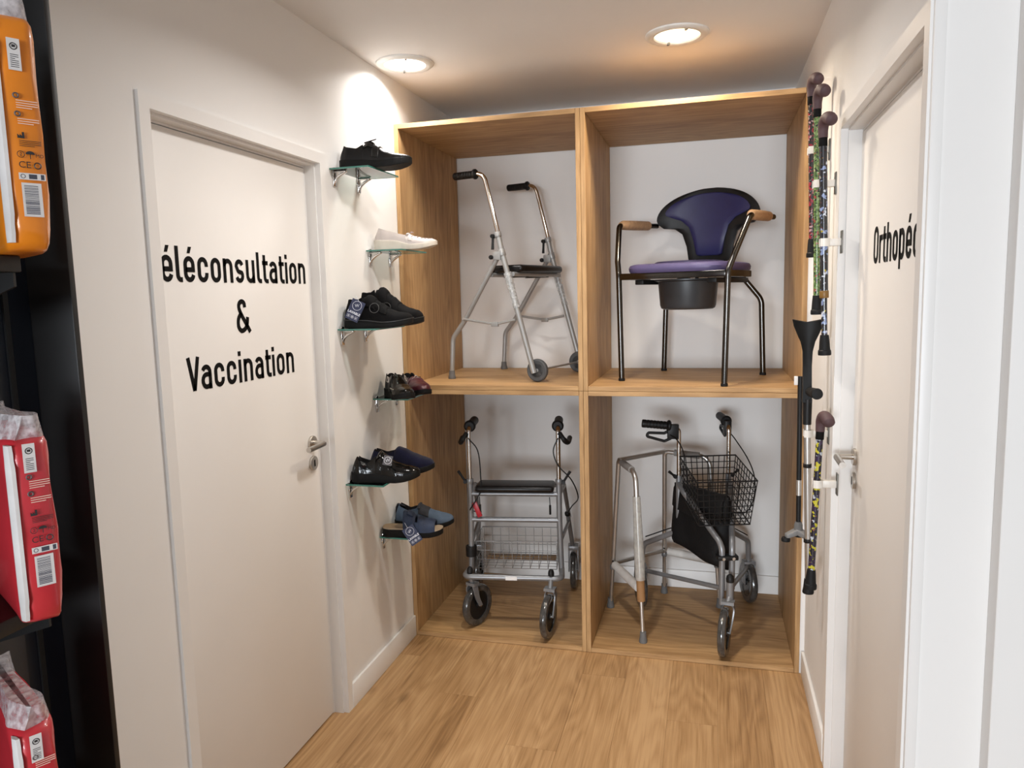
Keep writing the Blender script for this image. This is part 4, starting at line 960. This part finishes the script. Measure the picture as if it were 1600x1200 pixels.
S = shoe('shoe', 'burgundy loafer with a silver chain on the fourth glass shelf', (.046, -.082, SHZ[3]), -48, BURG, SOLEB, LINB, L=.24, Wd=.088, sh=(.026, .016), opening=(.04, .48), prof=[(0, .045), (.03, .056), (.12, .055), (.25, .046), (.4, .046), (.5, .056), (.6, .052), (.7, .045), (.82, .037), (.92, .03), (.97, .02), (1, .008)], group=GR)
band(S, .5, .58, 0, 18, .003, BURG, 'saddle_strap')
mb = MB()
for k in range(7):
    a = -1+2*k/6; y_ = .03*a; z_ = S['base'](.56)+.058-.028*a*a
    mb.torus(.0052 if k not in (0, 6) else .008, .0015, Matrix.Translation((.134, y_, z_)) @ Matrix.Rotation(-a*.9, 4, 'X') @ Matrix.Rotation((k % 2)*1.1, 4, 'Y'), 14, 5)
mb.build('chain', SILV, S['thing'])
# fifth shelf: patent lace shoe and navy velvet slipper
VELV = mat('navy_velvet', (.0045, .005, .020), .9, var=.25, bump=.3, sheen=.15, spec=.15)
S = shoe('shoe', 'dark navy velvet slipper behind the patent shoe on the fifth glass shelf', (.012, -.40, SHZ[4]), 10, VELV, SOLEB, LINB, L=.262, Wd=.098, sh=(.03, .02), opening=(.05, .42), prof=[(0, .050), (.03, .066), (.12, .062), (.25, .052), (.36, .058), (.46, .082), (.56, .076), (.7, .056), (.84, .038), (.93, .026), (.98, .016), (1, .006)], group=GR)
S = shoe('shoe', 'black patent lace-up shoe with a round tag on the fifth glass shelf', (.006, -.545, SHZ[4]), 12, PATENT, SOLEB, LINB, L=.262, Wd=.098, sh=(.034, .022), opening=(.05, .38), prof=[(0, .048), (.03, .062), (.12, .052), (.25, .044), (.36, .062), (.44, .082), (.54, .068), (.7, .046), (.84, .032), (.93, .022), (.98, .014), (1, .006)], group=GR)
band(S, .44, .60, 2, 16, .004, PATENT, 'strap'); band(S, .40, .46, 5, 13, .007, PATENT, 'tongue')
tm = frame_m((.150, -.044, .088), (.1, -1, .45), (1, .1, .0)) @ Matrix.Rotation(radians(-12), 4, 'Z')
g = MB().box(-.017, .017, -.019, .019, -.0006, 0, tm).build('hang_tag', mat('tag_grey', (.10, .10, .11), .3), S['thing'], smooth=0)
mb = MB().torus(.0135, .001, tm @ Matrix.Translation((0, 0, .0004)), 24, 4); merge(mb, text_mb('W', .018, tm @ Matrix.Translation((0, 0, .0003)) @ Matrix.Rotation(.4, 4, 'Z')))
mb.build('tag_printing', mat('tag_print', (.7, .72, .78), .5), g, smooth=0)
# lowest shelf: grey-blue shoe and navy sandal
GB = mat('grey_blue_suede', (.075, .105, .15), .8, var=.15, bump=.3, spec=.2); GD = mat('charcoal_suede', (.035, .035, .04), .8, bump=.3, spec=.2)
S = shoe('shoe', 'grey-blue suede shoe behind the sandal on the lowest glass shelf', (.010, -.175, SHZ[5]), 10, GB, SOLEB, LINB, L=.258, Wd=.096, sh=(.028, .018), opening=(.05, .42), prof=[(0, .055), (.03, .074), (.12, .066), (.25, .052), (.36, .06), (.44, .074), (.54, .064), (.7, .048), (.84, .035), (.93, .025), (.98, .016), (1, .006)], group=GR)
band(S, .0, .16, 0, 7, .0025, GD, 'heel_panel'); band(S, .42, .6, 3, 15, .004, GD, 'lacing_panel'); band(S, .40, .46, 5, 13, .008, GD, 'tongue')
BEIGE = mat('beige_footbed', (.42, .32, .22), .7, var=.08, bump=.2)
SAN = mat('navy_sandal', (.018, .03, .065), .7, var=.25, bump=.5, bscale=200)
t = thing('sandal', 'navy open-toe sandal with beige footbed and navy hang tag on the lowest glass shelf', 'shoe', (.010, -.305, SHZ[5]), 12, GR)
SL, SW = .255, .096
def s_base(u): return lerp([(0, .036), (.35, .033), (.6, .024), (1, .022)], u)+.008*max(0, (u-.7)/.3)**2
def s_hw(u): return lerp(WID, u)*SW/2
us = [k/48 for k in range(49)]
MB().loft([[Vector((u*SL, s_hw(u)*f, z)) for f, z in ((.97, .0+.008*max(0, (u-.7)/.3)**2), (1.02, .004+.008*max(0, (u-.7)/.3)**2), (1.02, s_base(u)), (-1.02, s_base(u)), (-1.02, .004+.008*max(0, (u-.7)/.3)**2), (-.97, .008*max(0, (u-.7)/.3)**2))] for u in us]).build('sole', SOLEB, t, smooth=50)
MB().loft([[Vector((u*SL, s_hw(u)*f*.97, s_base(u)+z)) for f, z in ((1, .0), (1, .0055), (.85, .0045), (0, .003), (-.85, .0045), (-1, .0055), (-1, 0))] for u in us]).build('footbed', BEIGE, t, smooth=50)
SS = dict(thing=t, L=SL, base=s_base, hw=s_hw, prof=[(0, .05), (.34, .072), (.45, .068), (.6, .055), (.75, .043), (.9, .036), (1, .03)])
band(SS, .60, .885, 0, 18, .003, SAN, 'toe_strap'); st = band(SS, .36, .56, 0, 18, .004, SAN, 'instep_strap'); band(SS, .42, .53, 1, 12, .009, SAN, 'strap', st)
band(SS, .55, .61, 0, 4, .003, SAN, 'side_link', st); band(SS, .55, .61, 14, 18, .003, SAN, 'side_link', st)
tm = frame_m((.135, -.058, .018), (.15, -1, .15), (1, .1, .0)) @ Matrix.Rotation(radians(32), 4, 'Z')
hang_tag(SS, tm)

# ------------------------------------------------------------------ black display rack with packs, left foreground
BLKM = mat('rack_black', (.009, .0085, .0085), .5, var=.05)
rk = thing('display_rack', 'black metal display rack carrying the plastic-wrapped packs', 'rack', (.19, -2.05, 0))
MB().box(-.02, .092, -.012, 0, 0, 2.45).build('end_post', BLKM, rk, bevel=.002)
MB().box(-.02, 0, -1.25, -.012, .0, 2.45).build('back_panel', mat('rack_panel', (.006, .009, .016), .22, var=.1, coat=.4), rk, smooth=0)
MB().box(0, .004, -.066, -.056, .02, 2.45).build('slotted_rail', mat('rail_black', (.003, .003, .003), .5), rk, smooth=0)
MB().box(0, .03, -1.25, -.07, .0, .12).build('plinth', BLKM, rk, smooth=0)
PZ = [1.662, 1.150, .755]
for z in PZ:
    sh_ = MB().box(.002, .20, -1.22, -.20, z-.024, z-.0005).build('rack_shelf', BLKM, rk, bevel=.002)
    MB().prism([(0, 0), (.19, 0), (.19, -.02), (.03, -.075), (0, -.075)], .004, frame_m((.003, -.205, z-.0245), (0, -1, 0), (1, 0, 0))).build('shelf_bracket', BLKM, sh_, smooth=0)

def pack(label, col, loc, hgt, seal_h, zbar, lab):
    """soft plastic-wrapped pack: x = gusset face outwards, y = gusset width"""
    t = thing('plastic_pack', label, 'pack', loc, -30)
    a, g = .25, .056; cn = mat('pack_'+label.split()[0], col, .32, var=.04, bump=.25, bscale=28, coat=.3)
    def sec(hx, hy, z, cx=0, wob=0):
        n = 40; e = 5.5; out = []
        for k in range(n):
            q = 2*pi*k/n; x = math.copysign(abs(cos(q))**(2/e), cos(q))*hx; y = math.copysign(abs(sin(q))**(2/e), sin(q))*hy
            out.append(Vector((cx+x+wob*sin(q*5+z*40)*.002, y+wob*cos(q*4+z*31)*.002, z)))
        return out
    hx, hy = a/2, g/2; R = []
    for f, k in ((0, .80), (.012, .9), (.04, .965), (.1, .99), (.25, 1.0), (.5, 1.005), (.75, 1.0), (.9, .985), (.96, .95), (.985, .89), (1, .8)):
        R.append(sec(hx*k, hy*k, hgt*f, 0, 1))
    bd = MB().loft(R).build('wrapper', cn, t, smooth=60)
    # gathered transparent seal on top
    MB().loft([sec(hx*.86, hy*.84, hgt*.985, 0, 2), sec(hx*.9, hy*.6, hgt+seal_h*.5, 0, 3), sec(hx*.9, hy*.42, hgt+seal_h, .0, 4)]).build('top_seal', 'plastic_seal', t, smooth=60)
    WHT = mat('pack_white', (.72, .70, .69), .4); BLK = mat('pack_black', (.03, .028, .03), .5); LIL = mat('pack_pale_text', (.85, .62, .52), .5)
    fx = hx*1.012+.0012
    # white band wrapping the near edge of the gusset
    rg = []
    for f in [k/24 for k in range(25)]:
        z = hgt*(.035+.935*f); k = 1.006 if .1 < f < .9 else (.97 if .03 < f < .97 else .94)
        rg.append([Vector((hx*k*1.002+.001, -hy*.70, z)), Vector((hx*k*.998+.001, -hy*.86, z)), Vector((hx*k*.94, -hy*k*1.0-.001, z)), Vector((hx*k*.86, -hy*k*.995, z)), Vector((hx*k*.92, -hy*.78, z))])
    MB().loft(rg).build('white_band', WHT, t, smooth=50)
    PS = .66
    def M(dy, dz): return frame_m((fx, .004, zbar+dz), (1, 0, 0), (0, 1, 0)) @ Matrix.Scale(PS, 4) @ Matrix.Translation((dy, 0, 0))
    w_ = MB().box(-.011, .011, -.030, .030, -.001, .0003, M(-.010, lab)).build('certificate_label', WHT, bd, smooth=0)
    mb = MB().torus(.006, .0013, M(-.010, lab+.010), 16, 4).box(-.003, .003, -.002, .003, .0003, .0008, M(-.010, lab+.010))
    for k in range(7): mb.box(-.007, .007 if k != 2 else .001, -.0006, .0006, .0003, .0007, M(-.010, lab-.0005-.0025*k))
    mb.build('label_printing', BLK, w_, smooth=0)
    for zc, n in ((.130, 4), (.107, 3)):
        p = MB()
        for k in range(n): p.box(-.018, .019-.010*(k == n-1), -.0008, .0008, 0, .0004, M(.003, zc-.003*k-.004))
        p.build('text_block', LIL, bd, smooth=0)
        MB().torus(.0045, .0015, M(-.014, zc+.002), 16, 4).build('symbol', mat('pack_grey', (.12, .1, .1), .5), bd, smooth=0)
    p = MB(); q = M(-.012, .081)
    p.box(-.006, .006, -.004, .000, 0, .0004, q).prism([(-.006, 0), (-.006, .004), (-.002, 0), (-.002, .004), (.002, 0), (.002, .008), (.006, .008), (.006, 0)], .0004, q)
    for k in range(4): p.box(-.018, .020-.012*(k == 3), -.0005, .0005, 0, .0004, M(.002, .0755-.0022*k))
    p.torus(.0062, .0006, M(-.015, .058), 16, 4); merge(p, text_mb('2', .010, M(-.015, .058), .0003))
    q = M(.001, .0585); p.prism([(.008*cos(radians(v)), .0065*sin(radians(v))) for v in range(0, 181, 20)], .0004, q).box(-.0007, .0007, -.009, .001, 0, .0004, q)
    merge(p, text_mb('MD', .0095, M(.017, .057), .0003))
    merge(p, text_mb('CE', .018, M(-.010, .0445), .0003)); p.torus(.0058, .0011, M(.012, .0445), 16, 4)
    p.build('printing', BLK, bd, smooth=0)
    s_ = MB().box(-.023, .023, -.0065, .0065, -.001, .0003, M(.001, .030)).build('sorting_label', WHT, bd, smooth=0)
    MB().box(-.006, .008, -.0045, .0045, .0003, .0006, M(.001, .030)).box(.0145, .0205, -.005, .005, .0003, .0006, M(.001, .030)).torus(.0038, .0009, M(-.0150, .030), 12, 4).build('label_printing', mat('print_slate', (.06, .065, .09), .5), s_, smooth=0)
    c = MB().box(-.017, .017, -.033, .033, -.001, .0003, M(-.002, 0)).build('barcode_label', WHT, bd, smooth=0)
    p = MB(); z = -.028; rnd = random.Random(5)
    while z < .028:
        h_ = rnd.choice((.0006, .0012, .0018)); p.box(-.013, .011, z, z+h_, .0003, .0006, M(-.002, 0)); z += h_+rnd.choice((.0008, .0013))
    p.build('barcode', mat('print_ink', (.05, .05, .08), .5), c, smooth=0)
    return t
RED = (.56, .030, .042)
PX, PY = .342, -2.278
pack('orange plastic-wrapped pack with barcode, on the highest rack shelf', (.80, .24, .012), (PX+.030, PY+.032, PZ[0]), .305, .035, .066, .183)
pack('red plastic-wrapped pack with barcode, on the middle rack shelf', RED, (PX+.012, PY+.010, PZ[1]), .262, .03, .078, .158)
pack('red plastic-wrapped pack cut off at the lower left corner', RED, (PX-.010, PY-.006, PZ[2]), .245, .03, .075, .145)
